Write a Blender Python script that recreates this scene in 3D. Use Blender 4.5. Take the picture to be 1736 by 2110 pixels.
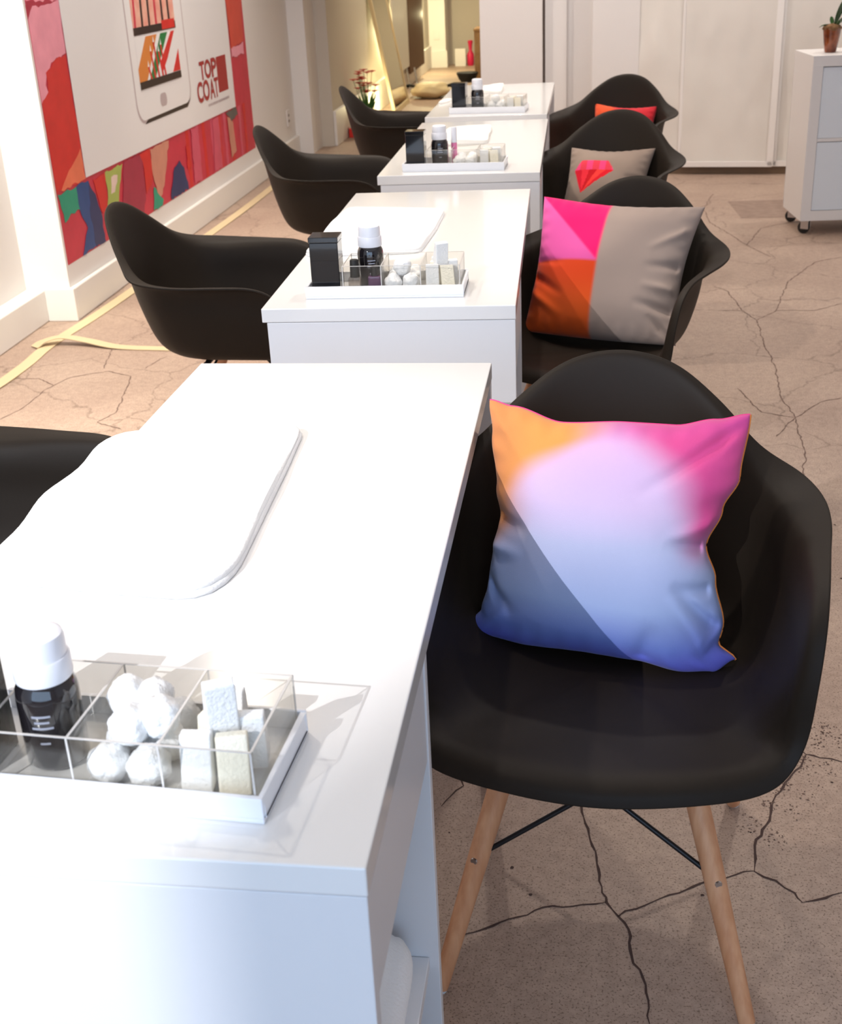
import bpy, bmesh, math, random
from mathutils import Vector, Matrix, noise
random.seed(7)
for o in list(bpy.data.objects): bpy.data.objects.remove(o)
SC = bpy.context.scene
COL = SC.collection
PI = math.pi

# ------------------------------------------------------------------ camera
cd = bpy.data.cameras.new('camera'); cam = bpy.data.objects.new('camera', cd); COL.objects.link(cam)
cd.sensor_fit = 'HORIZONTAL'; cd.sensor_width = 24.0
cd.lens = 24.0*2522.6/1736
cd.clip_start = 0.05; cd.clip_end = 100
R_ = Vector((0.9919, 0.1192, -0.0437)).normalized()
F_ = Vector((-0.1265, 0.9000, -0.4172)).normalized()
U_ = R_.cross(F_).normalized(); R_ = F_.cross(U_).normalized()
M_ = Matrix((R_, U_, -F_)).transposed().to_4x4()
M_.translation = Vector((0, 0, 1.4132))
cam.matrix_world = M_
cd.dof.use_dof = True; cd.dof.focus_distance = 1.95; cd.dof.aperture_fstop = 9.0
SC.camera = cam

# ------------------------------------------------------------------ world and lights
w = bpy.data.worlds.new('world'); SC.world = w; w.use_nodes = True
w.node_tree.nodes['Background'].inputs[0].default_value = (0.75, 0.85, 1.0, 1)
w.node_tree.nodes['Background'].inputs[1].default_value = 0.18
SC.view_settings.view_transform = 'Standard'; SC.view_settings.look = 'None'
SC.view_settings.gamma = 1.0; SC.view_settings.use_curve_mapping = False
SC.view_settings.exposure = 0.0
SC.cycles.transparent_max_bounces = 32

def light(name, kind, loc, target, energy, color, **kw):
    d = bpy.data.lights.new(name, kind); d.energy = energy; d.color = color
    for k, v in kw.items(): setattr(d, k, v)
    o = bpy.data.objects.new(name, d); COL.objects.link(o); o.location = loc
    if target is not None:
        o.rotation_euler = (Vector(target)-Vector(loc)).to_track_quat('-Z', 'Y').to_euler()
    return o
WARM = (1.0, 0.92, 0.80); NEUT = (1.0, 0.93, 0.86); COOL = (0.52, 0.72, 1.0)
# shop window behind the camera
light('daylight_window', 'AREA', (-0.3, -2.3, 1.5), (-0.3, 3, 1.2), 88, COOL, shape='RECTANGLE', size=4.2, size_y=2.2)
# spotlight behind-left, cut off on its right by an added plate
KEY = Vector((-1.96, -1.8, 2.9))
light('key_spot', 'SPOT', KEY, (-0.74, 1.12, 0.62), 600, (0.95, 0.96, 1.0), spot_size=0.60, spot_blend=0.9, shadow_soft_size=0.008)
# ceiling spots
CEIL = [(0.15, 3.3, 55, NEUT), (-1.5, 2.3, 70, WARM), (-1.45, 4.4, 100, WARM), (-1.5, 7.0, 90, WARM), (0.9, 5.8, 24, NEUT),
        (1.8, 7.0, 62, NEUT), (-0.4, 7.5, 62, NEUT), (0.8, 7.3, 40, NEUT), (1.8, 3.0, 10, NEUT)]
for x, y, e, sz, c in [(-0.60, 1.6, 50, 0.62, NEUT), (-0.45, 3.1, 78, 0.72, NEUT), (-0.45, 4.75, 60, 0.72, NEUT), (-0.45, 6.25, 50, 0.72, NEUT), (-1.75, 4.2, 250, 0.78, WARM), (-1.95, 6.6, 110, 0.8, WARM), (-1.8, 3.1, 210, 0.75, WARM)]:
    light('table_spot', 'SPOT', (x, y, 2.95), (x, y, 0), e, c, spot_size=sz, spot_blend=0.8, shadow_soft_size=0.04)
for x, y, e, c in CEIL:
    light('ceiling_spot', 'SPOT', (x, y, 2.95), (x, y, 0), e, c, spot_size=2.3, spot_blend=0.7, shadow_soft_size=0.04)
light('ceiling_bounce', 'AREA', (0.3, 4.5, 3.05), (0.3, 4.5, 0), 38, (1.0, 0.93, 0.88), shape='RECTANGLE', size=5.0, size_y=9.0)
light('step_spot', 'SPOT', (-2.26, 2.6, 2.7), (-2.28, 5.02, 0.9), 420, (1.0, 0.95, 0.80), spot_size=0.55, spot_blend=0.6, shadow_soft_size=0.05)
# glow behind the leaning mirrors
for gx, gy, gz, ge in [(-1.84, 11.75, 0.12, 6.0), (-1.92, 12.8, 0.7, 14.0), (-1.88, 15.9, 0.7, 34.0), (-1.92, 12.2, 0.1, 5)]:
    light('mirror_glow', 'POINT', (gx, gy, gz), None, ge, (1.0, 0.88, 0.5), shadow_soft_size=0.03)
light('passage_fill', 'SPOT', (-1.1, 12.2, 2.8), (-1.2, 12.3, 0), 130, (1.0, 0.88, 0.66), spot_size=2.2, spot_blend=0.6, shadow_soft_size=0.05)  # added lamps that brighten the passage and what the mirror reflects
light('passage_fill', 'SPOT', (-1.1, 14.6, 2.8), (-1.3, 14.6, 0), 190, (1.0, 0.85, 0.55), spot_size=2.2, spot_blend=0.6, shadow_soft_size=0.05)

# ------------------------------------------------------------------ materials
def mat(name, color, rough=0.5, metal=0.0, spec=0.5, coat=0.0, trans=0.0, ior=1.45, bump=0.0, bscale=40.0, noise_amt=0.0, nscale=5.0, color2=None, sheen=0.0, sss=0.0, emit=None):
    m = bpy.data.materials.new(name); m.use_nodes = True
    nt = m.node_tree; b = nt.nodes['Principled BSDF']
    b.inputs['Base Color'].default_value = (*color, 1)
    b.inputs['Roughness'].default_value = rough; b.inputs['Metallic'].default_value = metal
    b.inputs['Specular IOR Level'].default_value = spec; b.inputs['Coat Weight'].default_value = coat
    b.inputs['Transmission Weight'].default_value = trans; b.inputs['IOR'].default_value = ior
    b.inputs['Sheen Weight'].default_value = sheen
    tc = nt.nodes.new('ShaderNodeTexCoord')
    if color2 is not None:
        n = nt.nodes.new('ShaderNodeTexNoise'); n.inputs['Scale'].default_value = nscale; n.inputs['Detail'].default_value = 6
        r = nt.nodes.new('ShaderNodeValToRGB'); r.color_ramp.elements[0].color = (*color, 1); r.color_ramp.elements[1].color = (*color2, 1)
        r.color_ramp.elements[0].position = 0.35; r.color_ramp.elements[1].position = 0.65
        nt.links.new(tc.outputs['Object'], n.inputs['Vector']); nt.links.new(n.outputs['Fac'], r.inputs['Fac'])
        nt.links.new(r.outputs['Color'], b.inputs['Base Color'])
    if bump > 0:
        n = nt.nodes.new('ShaderNodeTexNoise'); n.inputs['Scale'].default_value = bscale; n.inputs['Detail'].default_value = 4
        bp = nt.nodes.new('ShaderNodeBump'); bp.inputs['Strength'].default_value = bump; bp.inputs['Distance'].default_value = 0.01
        nt.links.new(tc.outputs['Object'], n.inputs['Vector']); nt.links.new(n.outputs['Fac'], bp.inputs['Height'])
        nt.links.new(bp.outputs['Normal'], b.inputs['Normal'])
    return m

def vcol_mat(name, rough=0.85, weave=900.0, sheen=0.15):
    m = bpy.data.materials.new(name); m.use_nodes = True
    nt = m.node_tree; b = nt.nodes['Principled BSDF']
    a = nt.nodes.new('ShaderNodeAttribute'); a.attribute_name = 'print'
    nt.links.new(a.outputs['Color'], b.inputs['Base Color'])
    b.inputs['Roughness'].default_value = rough; b.inputs['Specular IOR Level'].default_value = 0.15
    b.inputs['Sheen Weight'].default_value = sheen
    n = nt.nodes.new('ShaderNodeTexNoise'); n.inputs['Scale'].default_value = weave; n.inputs['Detail'].default_value = 2
    tc = nt.nodes.new('ShaderNodeTexCoord')
    bp = nt.nodes.new('ShaderNodeBump'); bp.inputs['Strength'].default_value = 0.25; bp.inputs['Distance'].default_value = 0.001
    nt.links.new(tc.outputs['Object'], n.inputs['Vector']); nt.links.new(n.outputs['Fac'], bp.inputs['Height'])
    nt.links.new(bp.outputs['Normal'], b.inputs['Normal'])
    return m

def srgb(r, g, b):
    f = lambda c: (c/255/12.92) if c/255 <= 0.04045 else ((c/255+0.055)/1.055)**2.4
    return (f(r), f(g), f(b))

M = {}
M['wall'] = mat('wall_paint', (0.80, 0.765, 0.74), 0.75, bump=0.05, bscale=60)
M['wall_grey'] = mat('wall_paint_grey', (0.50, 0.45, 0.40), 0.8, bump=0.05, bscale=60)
M['wall_far_dim'] = mat('wall_paint_far_dim', (0.62, 0.56, 0.48), 0.8)  # wall paint darkened so the passage wall looks unlit
M['ceiling'] = mat('ceiling_paint', (0.85, 0.84, 0.82), 0.9)
M['base'] = mat('baseboard_paint', (0.82, 0.79, 0.75), 0.45)
M['brownbase'] = mat('brown_base', srgb(120, 100, 78), 0.6, color2=srgb(135, 112, 90), nscale=3)
M['fabric_panel'] = mat('hanging_fabric', (0.80, 0.76, 0.70), 0.9, color2=(0.74, 0.69, 0.63), nscale=1.2, bump=0.25, bscale=5)
M['hem'] = mat('hanging_fabric_hem', (0.87, 0.83, 0.79), 0.9)
M['table'] = mat('white_lacquer', (0.86, 0.85, 0.84), 0.16, coat=0.3)
M['table_side'] = mat('white_foil', (0.80, 0.80, 0.82), 0.35)
M['shell'] = mat('black_plastic', (0.0190, 0.0132, 0.0090), 0.55, spec=0.20, bump=0.02, bscale=400)
M['wood'] = None
M['wire'] = mat('black_steel', (0.012, 0.012, 0.014), 0.35, metal=0.3)
M['steel'] = mat('steel', (0.6, 0.6, 0.62), 0.3, metal=1)
M['glide'] = mat('foot_glide', (0.75, 0.78, 0.82), 0.4)
M['white_plastic'] = mat('white_plastic', (0.88, 0.88, 0.93), 0.3)
M['tray'] = mat('tray_lacquer', (0.88, 0.89, 0.93), 0.3)
M['black_gloss'] = mat('black_gloss', (0.010, 0.010, 0.012), 0.10, coat=0.5)
M['dark_glass'] = mat('dark_glass', (0.012, 0.010, 0.012), 0.06, coat=1.0)
M['label_grey'] = mat('label_print', (0.35, 0.36, 0.42), 0.5)
M['acrylic'] = mat('clear_acrylic', (0.98, 0.975, 0.96), 0.02, trans=1.0, ior=1.30)
M['clear_glass'] = mat('clear_glass', (0.93, 0.91, 0.90), 0.04, trans=0.85, ior=1.40)
M['purple'] = mat('purple_polish', (0.10, 0.035, 0.10), 0.15, coat=1)
M['pink'] = mat('pink_tube', (0.85, 0.22, 0.45), 0.25, coat=0.5)
M['cotton'] = mat('cotton', (0.92, 0.92, 0.92), 1.0, spec=0.1, bump=0.6, bscale=90, sheen=0.3)
M['sponge'] = mat('cream_foam', (0.95, 0.89, 0.74), 0.9, spec=0.1, bump=0.3, bscale=300)
M['sponge_w'] = mat('white_foam', (0.90, 0.89, 0.87), 0.9, spec=0.1, bump=0.3, bscale=300)
M['towel'] = mat('towel_cotton', (0.93, 0.93, 0.93), 1.0, spec=0.05, bump=0.25, bscale=260, sheen=0.3)
M['tissue'] = mat('tissue_paper', (0.88, 0.86, 0.82), 0.95, spec=0.1)
M['piping'] = mat('orange_piping', srgb(225, 130, 60), 0.8)
M['piping_pink'] = mat('pink_piping', srgb(235, 70, 140), 0.8)
M['cushion_tag'] = mat('white_tag', (0.8, 0.8, 0.8), 0.8)
M['tape'] = mat('cream_webbing', srgb(212, 190, 152), 0.7, bump=0.1, bscale=200)
M['cab_white'] = mat('cabinet_white', (0.76, 0.73, 0.71), 0.4)
M['cab_door'] = mat('cabinet_door', (0.72, 0.77, 0.82), 0.35)
M['rubber'] = mat('black_rubber', (0.01, 0.01, 0.01), 0.5)
M['pot_glass'] = mat('amber_pot', srgb(150, 75, 35), 0.12, coat=0.6, color2=srgb(95, 40, 20), nscale=25)
M['moss'] = mat('dry_moss', srgb(110, 75, 45), 0.95, bump=0.8, bscale=90, color2=srgb(150, 115, 80), nscale=60)
M['leaf'] = mat('leaf_green', srgb(60, 95, 45), 0.35, color2=srgb(35, 65, 30), nscale=12)
M['leaf2'] = mat('leaf_bright', srgb(70, 120, 50), 0.5)
M['petal'] = mat('petal_pink', srgb(235, 120, 110), 0.7)
M['petal_red'] = mat('petal_red', srgb(200, 20, 25), 0.6)
M['pot_red'] = mat('red_pot', srgb(215, 35, 20), 0.5)
M['vase_pink'] = mat('magenta_vase', srgb(200, 30, 75), 0.4)
M['mirror'] = mat('mirror_glass', (0.90, 0.90, 0.88), 0.02, metal=1.0)
M['frame'] = mat('cream_frame', srgb(225, 205, 165), 0.5)
M['board'] = mat('pale_board', (0.70, 0.66, 0.58), 0.5)
M['board_brown'] = mat('brown_board', srgb(95, 65, 38), 0.7)
M['oak'] = mat('light_wood', srgb(190, 150, 100), 0.6, color2=srgb(165, 125, 80), nscale=8)
M['black_matte'] = mat('black_matte', (0.01, 0.009, 0.008), 0.6)
M['outlet'] = mat('outlet_plastic', (0.78, 0.74, 0.72), 0.4)
M['dark_slot'] = mat('dark_slot', (0.13, 0.09, 0.07), 0.6)
M['grey_wallpanel'] = mat('satin_board', (0.60, 0.59, 0.66), 0.5)

def acrylic_mat(name, tint, gloss=0.08):
    m = bpy.data.materials.new(name); m.use_nodes = True; nt = m.node_tree
    nt.nodes.remove(nt.nodes['Principled BSDF']); out = nt.nodes['Material Output']
    tr = nt.nodes.new('ShaderNodeBsdfTransparent'); tr.inputs[0].default_value = (*tint, 1)
    gl = nt.nodes.new('ShaderNodeBsdfGlossy'); gl.inputs['Roughness'].default_value = 0.04
    lw = nt.nodes.new('ShaderNodeLayerWeight'); lw.inputs['Blend'].default_value = 0.5
    pw = nt.nodes.new('ShaderNodeMath'); pw.operation = 'POWER'; pw.inputs[1].default_value = 4.0; nt.links.new(lw.outputs['Facing'], pw.inputs[0])
    fr = nt.nodes.new('ShaderNodeMath'); fr.operation = 'MULTIPLY_ADD'; fr.inputs[1].default_value = 0.6; fr.inputs[2].default_value = 0.035; nt.links.new(pw.outputs[0], fr.inputs[0])
    mx = nt.nodes.new('ShaderNodeMixShader')
    nt.links.new(fr.outputs[0], mx.inputs[0]); nt.links.new(tr.outputs[0], mx.inputs[1]); nt.links.new(gl.outputs[0], mx.inputs[2])
    nt.links.new(mx.outputs[0], out.inputs[0]); return m
M['acrylic'] = acrylic_mat('clear_acrylic', (0.965, 0.96, 0.945))
M['acrylic_edge'] = mat('polished_acrylic_edge', (0.66, 0.63, 0.60), 0.25, spec=0.8)
M['clear_glass'] = acrylic_mat('clear_glass', (0.80, 0.76, 0.74))
def wood_mat():
    m = bpy.data.materials.new('beech_wood'); m.use_nodes = True; nt = m.node_tree; b = nt.nodes['Principled BSDF']
    tc = nt.nodes.new('ShaderNodeTexCoord'); mp = nt.nodes.new('ShaderNodeMapping'); mp.inputs['Scale'].default_value = (60, 60, 3)
    n = nt.nodes.new('ShaderNodeTexNoise'); n.inputs['Scale'].default_value = 1.0; n.inputs['Detail'].default_value = 5
    r = nt.nodes.new('ShaderNodeValToRGB')
    r.color_ramp.elements[0].color = (*srgb(198, 134, 92), 1); r.color_ramp.elements[0].position = 0.3
    r.color_ramp.elements[1].color = (*srgb(226, 170, 128), 1); r.color_ramp.elements[1].position = 0.7
    nt.links.new(tc.outputs['Object'], mp.inputs['Vector']); nt.links.new(mp.outputs['Vector'], n.inputs['Vector'])
    nt.links.new(n.outputs['Fac'], r.inputs['Fac']); nt.links.new(r.outputs['Color'], b.inputs['Base Color'])
    b.inputs['Roughness'].default_value = 0.42
    return m
M['wood'] = wood_mat()

def floor_mat():
    m = bpy.data.materials.new('cracked_concrete'); m.use_nodes = True; nt = m.node_tree; b = nt.nodes['Principled BSDF']
    N = nt.nodes.new; L = nt.links.new
    tc = N('ShaderNodeTexCoord')
    def noise_n(s, d=6, rgh=0.6):
        n = N('ShaderNodeTexNoise'); n.inputs['Scale'].default_value = s; n.inputs['Detail'].default_value = d; n.inputs['Roughness'].default_value = rgh
        L(tc.outputs['Object'], n.inputs['Vector']); return n
    def ramp(src, p0, c0, p1, c1):
        r = N('ShaderNodeValToRGB'); r.color_ramp.elements[0].position = p0; r.color_ramp.elements[1].position = p1
        r.color_ramp.elements[0].color = (*c0, 1); r.color_ramp.elements[1].color = (*c1, 1); L(src, r.inputs['Fac']); return r
    def mix(a, bb, fac, mode='MIX'):
        x = N('ShaderNodeMix'); x.data_type = 'RGBA'; x.blend_type = mode
        L(a, x.inputs[6]) if not isinstance(a, tuple) else x.inputs[6].__setattr__('default_value', (*a, 1))
        L(bb, x.inputs[7]) if not isinstance(bb, tuple) else x.inputs[7].__setattr__('default_value', (*bb, 1))
        L(fac, x.inputs[0]) if not isinstance(fac, float) else x.inputs[0].__setattr__('default_value', fac)
        return x
    big = ramp(noise_n(1.7).outputs['Fac'], 0.3, srgb(168, 143, 127), 0.7, srgb(190, 166, 148))
    fine = ramp(noise_n(45, 8, 0.75).outputs['Fac'], 0.30, (0.72, 0.70, 0.69), 0.62, (1.05, 1.05, 1.05))
    c1 = mix(big.outputs['Color'], fine.outputs['Color'], 0.8, 'MULTIPLY')
    sp = ramp(noise_n(260, 3, 0.6).outputs['Fac'], 0.36, (0.38, 0.33, 0.31), 0.45, (1, 1, 1))
    c2 = mix(c1.outputs[2], sp.outputs['Color'], 0.85, 'MULTIPLY')
    # hairline cracks everywhere
    dn = noise_n(3.0, 5); ad = N('ShaderNodeVectorMath'); ad.operation = 'MULTIPLY_ADD'
    L(dn.outputs['Color'], ad.inputs[0]); ad.inputs[1].default_value = (0.35, 0.35, 0); L(tc.outputs['Object'], ad.inputs[2])
    vo = N('ShaderNodeTexVoronoi'); vo.feature = 'DISTANCE_TO_EDGE'; vo.inputs['Scale'].default_value = 1.9; L(ad.outputs[0], vo.inputs['Vector'])
    vr = ramp(vo.outputs['Distance'], 0.002, (0.42, 0.38, 0.35), 0.010, (1, 1, 1))
    sx = N('ShaderNodeSeparateXYZ'); L(tc.outputs['Object'], sx.inputs[0])
    mr = N('ShaderNodeMapRange'); mr.inputs[1].default_value = 2.6; mr.inputs[2].default_value = 3.4; mr.inputs[3].default_value = 0.0; mr.inputs[4].default_value = 0.6
    L(sx.outputs['Y'], mr.inputs[0])
    c3 = mix(c2.outputs[2], vr.outputs['Color'], mr.outputs[0], 'MULTIPLY')
    L(c3.outputs[2], b.inputs['Base Color'])
    b.inputs['Roughness'].default_value = 0.55
    bp = N('ShaderNodeBump'); bp.inputs['Strength'].default_value = 0.25; bp.inputs['Distance'].default_value = 0.004
    L(noise_n(60, 8, 0.7).outputs['Fac'], bp.inputs['Height']); L(bp.outputs['Normal'], b.inputs['Normal'])
    return m
M['floor'] = floor_mat()
M['crack'] = mat('crack_dark', srgb(74, 55, 50), 0.9)
M['crack_far'] = mat('crack_fine', srgb(112, 90, 80), 0.9)
M['floor_patch'] = mat('floor_patch', srgb(140, 118, 105), 0.7, color2=srgb(155, 132, 118), nscale=20)

# ------------------------------------------------------------------ mesh helpers
class MB:
    def __init__(s): s.v = []; s.f = []; s.m = []
    def add(s, vs, fs, mi=0):
        n = len(s.v); s.v += [tuple(v) for v in vs]; s.f += [tuple(i+n for i in f) for f in fs]; s.m += [mi]*len(fs); return s
    def box(s, x0, x1, y0, y1, z0, z1, mi=0):
        return s.add([(x0,y0,z0),(x1,y0,z0),(x1,y1,z0),(x0,y1,z0),(x0,y0,z1),(x1,y0,z1),(x1,y1,z1),(x0,y1,z1)],
              [(0,3,2,1),(4,5,6,7),(0,1,5,4),(1,2,6,5),(2,3,7,6),(3,0,4,7)], mi)
    def tube(s, pts, rad, n=12, cap=True, mi=0):
        pts = [Vector(p) for p in pts]; rings = []
        rads = rad if isinstance(rad, (list, tuple)) else [rad]*len(pts)
        up = Vector((0.123, 0.31, 0.94)).normalized()
        for i, p in enumerate(pts):
            a = pts[max(i-1, 0)]; b = pts[min(i+1, len(pts)-1)]; t = (b-a).normalized()
            x = t.cross(up)
            if x.length < 1e-3: x = t.cross(Vector((1, 0, 0)))
            x.normalize(); y = t.cross(x)
            rings.append([p+(x*math.cos(2*PI*k/n)+y*math.sin(2*PI*k/n))*rads[i] for k in range(n)])
        vs = [v for r in rings for v in r]; fs = []
        for i in range(len(pts)-1):
            for k in range(n):
                fs.append((i*n+k, i*n+(k+1) % n, (i+1)*n+(k+1) % n, (i+1)*n+k))
        if cap:
            fs.append(tuple(reversed(range(n)))); fs.append(tuple((len(pts)-1)*n+k for k in range(n)))
        return s.add(vs, fs, mi)
    def lathe(s, prof, cx=0, cy=0, n=32, mi=0, axis='z'):
        vs = []; fs = []
        for r, z in prof:
            for k in range(n):
                a = 2*PI*k/n
                if axis == 'z': vs.append((cx+r*math.cos(a), cy+r*math.sin(a), z))
                else: vs.append((z, cx+r*math.cos(a), cy+r*math.sin(a)))
        for i in range(len(prof)-1):
            for k in range(n): fs.append((i*n+k, i*n+(k+1) % n, (i+1)*n+(k+1) % n, (i+1)*n+k))
        if prof[0][0] > 1e-5: fs.append(tuple(reversed(range(n))))
        if prof[-1][0] > 1e-5: fs.append(tuple((len(prof)-1)*n+k for k in range(n)))
        return s.add(vs, fs, mi)
    def build(s, name, mats, parent=None, smooth=False, bevel=0.0, seg=2, loc=None, rot=None, sub=0, autosmooth=None):
        me = bpy.data.meshes.new(name); me.from_pydata(s.v, [], s.f)
        if not isinstance(mats, (list, tuple)): mats = [mats]
        for m in mats: me.materials.append(m)
        me.polygons.foreach_set('material_index', s.m)
        bm = bmesh.new(); bm.from_mesh(me)
        bmesh.ops.remove_doubles(bm, verts=bm.verts, dist=1e-6)
        bmesh.ops.recalc_face_normals(bm, faces=bm.faces); bm.to_mesh(me); bm.free()
        if smooth:
            me.polygons.foreach_set('use_smooth', [True]*len(me.polygons))
            try: me.set_sharp_from_angle(angle=math.radians(autosmooth or 50))
            except Exception: pass
        o = bpy.data.objects.new(name, me); COL.objects.link(o)
        if parent: o.parent = parent
        if loc is not None: o.location = loc
        if rot is not None: o.rotation_euler = rot
        if bevel:
            b = o.modifiers.new('bevel', 'BEVEL'); b.width = bevel; b.segments = seg; b.limit_method = 'ANGLE'
        if sub:
            b = o.modifiers.new('sub', 'SUBSURF'); b.levels = sub; b.render_levels = sub
        return o

def tag(o, label=None, cat=None, group=None, kind=None):
    if label: o['label'] = label
    if cat: o['category'] = cat
    if group: o['group'] = group
    if kind: o['kind'] = kind
    return o
def thing(name, label, cat, loc=(0, 0, 0), rz=0, group=None):
    o = bpy.data.objects.new(name, None); COL.objects.link(o); o.empty_display_size = 0.1
    o.location = loc; o.rotation_euler = (0, 0, rz)
    return tag(o, label, cat, group)
def struct(o): o['kind'] = 'structure'; return o
def copy_tree(o, parent=None, label=None, loc=None, rz=None, group=None):
    c = o.copy(); COL.objects.link(c); c.parent = parent
    for ch in list(o.children): copy_tree(ch, c)
    if label: c['label'] = label
    if group: c['group'] = group
    if loc is not None: c.location = loc
    if rz is not None: c.rotation_euler = (0, 0, rz)
    return c
def B(x0, x1, y0, y1, z0, z1): return MB().box(x0, x1, y0, y1, z0, z1)
def catmull(P, n):
    out = []
    Q = [P[0]*2-P[1]] + P + [P[-1]*2-P[-2]]
    for i in range(1, len(Q)-2):
        for k in range(n):
            t = k/n; a, b, c, d = Q[i-1], Q[i], Q[i+1], Q[i+2]
            out.append(0.5*((2*b)+(c-a)*t+(2*a-5*b+4*c-d)*t*t+(3*b-a-3*c+d)*t*t*t))
    out.append(P[-1].copy()); return out
ART=[
 ('pink',[(5.018, 1.3), (5.38, 1.286), (5.37, 1.075), (5.233, 1.056), (5.139, 1.017), (5.109, 0.972), (5.127, 0.932), (5.015, 0.906), (5.024, 1.228)]),
 ('crimson_dark',[(5.018, 1.3), (5.37, 1.286), (5.225, 1.273), (5.102, 1.275), (5.033, 1.228)]),
 ('red',[(5.368, 1.071), (5.251, 1.061), (5.129, 1.018), (5.122, 0.942), (5.02, 0.906), (5.036, 0.541), (5.377, 0.548)]),
 ('salmon',[(5.37, 0.681), (5.377, 0.548), (5.092, 0.545), (5.234, 0.619)]),
 ('teal',[(5.045, 0.536), (5.254, 0.533), (5.296, 0.43), (5.155, 0.437), (5.077, 0.411), (5.062, 0.476)]),
 ('blue',[(5.254, 0.533), (5.401, 0.535), (5.444, 0.423), (5.479, 0.283), (5.505, 0.239), (5.213, 0.239), (5.317, 0.34), (5.261, 0.416), (5.251, 0.46)]),
 ('navy',[(5.398, 0.529), (5.462, 0.464), (5.505, 0.345), (5.491, 0.238), (5.384, 0.239), (5.362, 0.374)]),
 ('red',[(5.459, 0.529), (5.619, 0.535), (5.591, 0.395), (5.514, 0.366)]),
 ('olive',[(5.613, 0.536), (5.854, 0.537), (5.804, 0.47), (5.733, 0.368), (5.573, 0.354), (5.618, 0.457)]),
 ('cream',[(5.683, 0.502), (5.769, 0.499), (5.706, 0.43), (5.652, 0.429)]),
 ('plum',[(5.877, 0.543), (6.146, 0.543), (6.122, 0.343), (6.055, 0.241), (5.727, 0.242)]),
 ('red',[(6.108, 0.542), (6.277, 0.543), (6.26, 0.392), (6.136, 0.34), (6.148, 0.459)]),
 ('tan',[(6.277, 0.543), (6.589, 0.542), (6.487, 0.404), (6.382, 0.296), (6.311, 0.283), (6.27, 0.415)]),
 ('teal',[(6.26, 0.355), (6.387, 0.269), (6.359, 0.241), (6.211, 0.24)]),
 ('navy',[(6.511, 0.259), (6.63, 0.393), (6.729, 0.416), (6.799, 0.366), (6.837, 0.28), (6.84, 0.242), (6.521, 0.242)]),
 ('rose',[(6.997, 0.546), (7.144, 0.548), (7.115, 0.243), (6.966, 0.244)]),
 ('rose',[(7.45, 0.542), (7.581, 0.542), (7.568, 0.244), (7.39, 0.244)]),
 ('red',[(6.872, 0.473), (6.943, 0.463), (6.94, 0.343), (6.863, 0.342)]),
 ('slate',[(7.751, 0.544), (8.003, 0.55), (8.032, 0.502), (7.875, 0.476)]),
 ('tan',[(7.775, 0.518), (7.898, 0.474), (7.919, 0.291), (7.787, 0.266), (7.784, 0.4)]),
 ('orange_red',[(8.019, 1.181), (8.384, 1.166), (8.344, 0.919), (8.028, 0.898)]),
 ('pink',[(8.028, 0.898), (8.342, 0.916), (8.338, 0.845), (8.03, 0.846)]),
]
CRACKS=[
  [(0.006, 1.825), (0.027, 1.719), (0.04, 1.645), (0.046, 1.575), (0.053, 1.553), (0.072, 1.522), (0.09, 1.481), (0.091, 1.425), (0.108, 1.383), (0.111, 1.311)] ,
  [(-0.189, 1.45), (-0.153, 1.473), (-0.101, 1.504), (-0.048, 1.535), (0.015, 1.545), (0.052, 1.553)] ,
  [(0.072, 1.522), (0.115, 1.552), (0.171, 1.584), (0.221, 1.616), (0.298, 1.645)] ,
  [(0.298, 1.645), (0.31, 1.725), (0.345, 1.792), (0.361, 1.848), (0.418, 1.938), (0.435, 1.977)] ,
  [(0.298, 1.645), (0.33, 1.624), (0.357, 1.597), (0.365, 1.576)] ,
  [(0.435, 1.977), (0.458, 1.967), (0.496, 1.957)] ,
  [(0.435, 1.977), (0.427, 1.999)] ,
  [(-0.207, 1.87), (-0.204, 1.841), (-0.224, 1.811), (-0.239, 1.779)] ,
  [(-0.231, 1.88), (-0.207, 1.87)] ,
  [(0.365, 1.576), (0.402, 1.589), (0.431, 1.603)] ,
  [(0.691, 3.799), (0.679, 3.67), (0.675, 3.509), (0.634, 3.288)] ,
  [(0.541, 4.084), (0.591, 3.844), (0.691, 3.799), (0.789, 3.936), (0.869, 3.984)] ,
  [(0.691, 3.799), (0.607, 3.628)] ,
  [(0.792, 7.638), (0.697, 7.203), (0.701, 6.801), (0.764, 6.551), (0.829, 6.262), (0.911, 5.995)] ,
  [(0.571, 5.064), (0.668, 5.061), (0.709, 4.915), (0.804, 5.055), (0.958, 5.05), (1.085, 5.156)] ,
  [(0.709, 4.915), (0.695, 4.586), (0.699, 4.294), (0.672, 3.985), (0.691, 3.799)] ,
  [(0.668, 5.061), (0.642, 5.374), (0.588, 5.46)] ,
  [(0.829, 6.262), (0.95, 6.654), (1.09, 6.764), (1.309, 6.87)] ,
  [(0.804, 5.055), (0.922, 5.529), (1.096, 5.884), (1.235, 5.972)] ,
  [(-1.984, 3.771), (-1.956, 3.868), (-1.952, 4.075), (-1.914, 4.214), (-1.84, 4.271), (-1.783, 4.299), (-1.675, 4.24)] ,
  [(-1.813, 4.329), (-1.849, 4.483), (-1.874, 4.58)] ,
  [(-1.675, 4.24), (-1.642, 4.1), (-1.591, 3.843), (-1.625, 3.748), (-1.515, 3.679)] ,
  [(-2.127, 4.216), (-2.03, 4.215), (-1.937, 4.13)] ,
  [(-1.647, 4.327), (-1.628, 4.448), (-1.609, 4.479)] ,
  [(-1.778, 4.781), (-1.758, 4.851), (-1.692, 4.709)] ,
]


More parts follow.
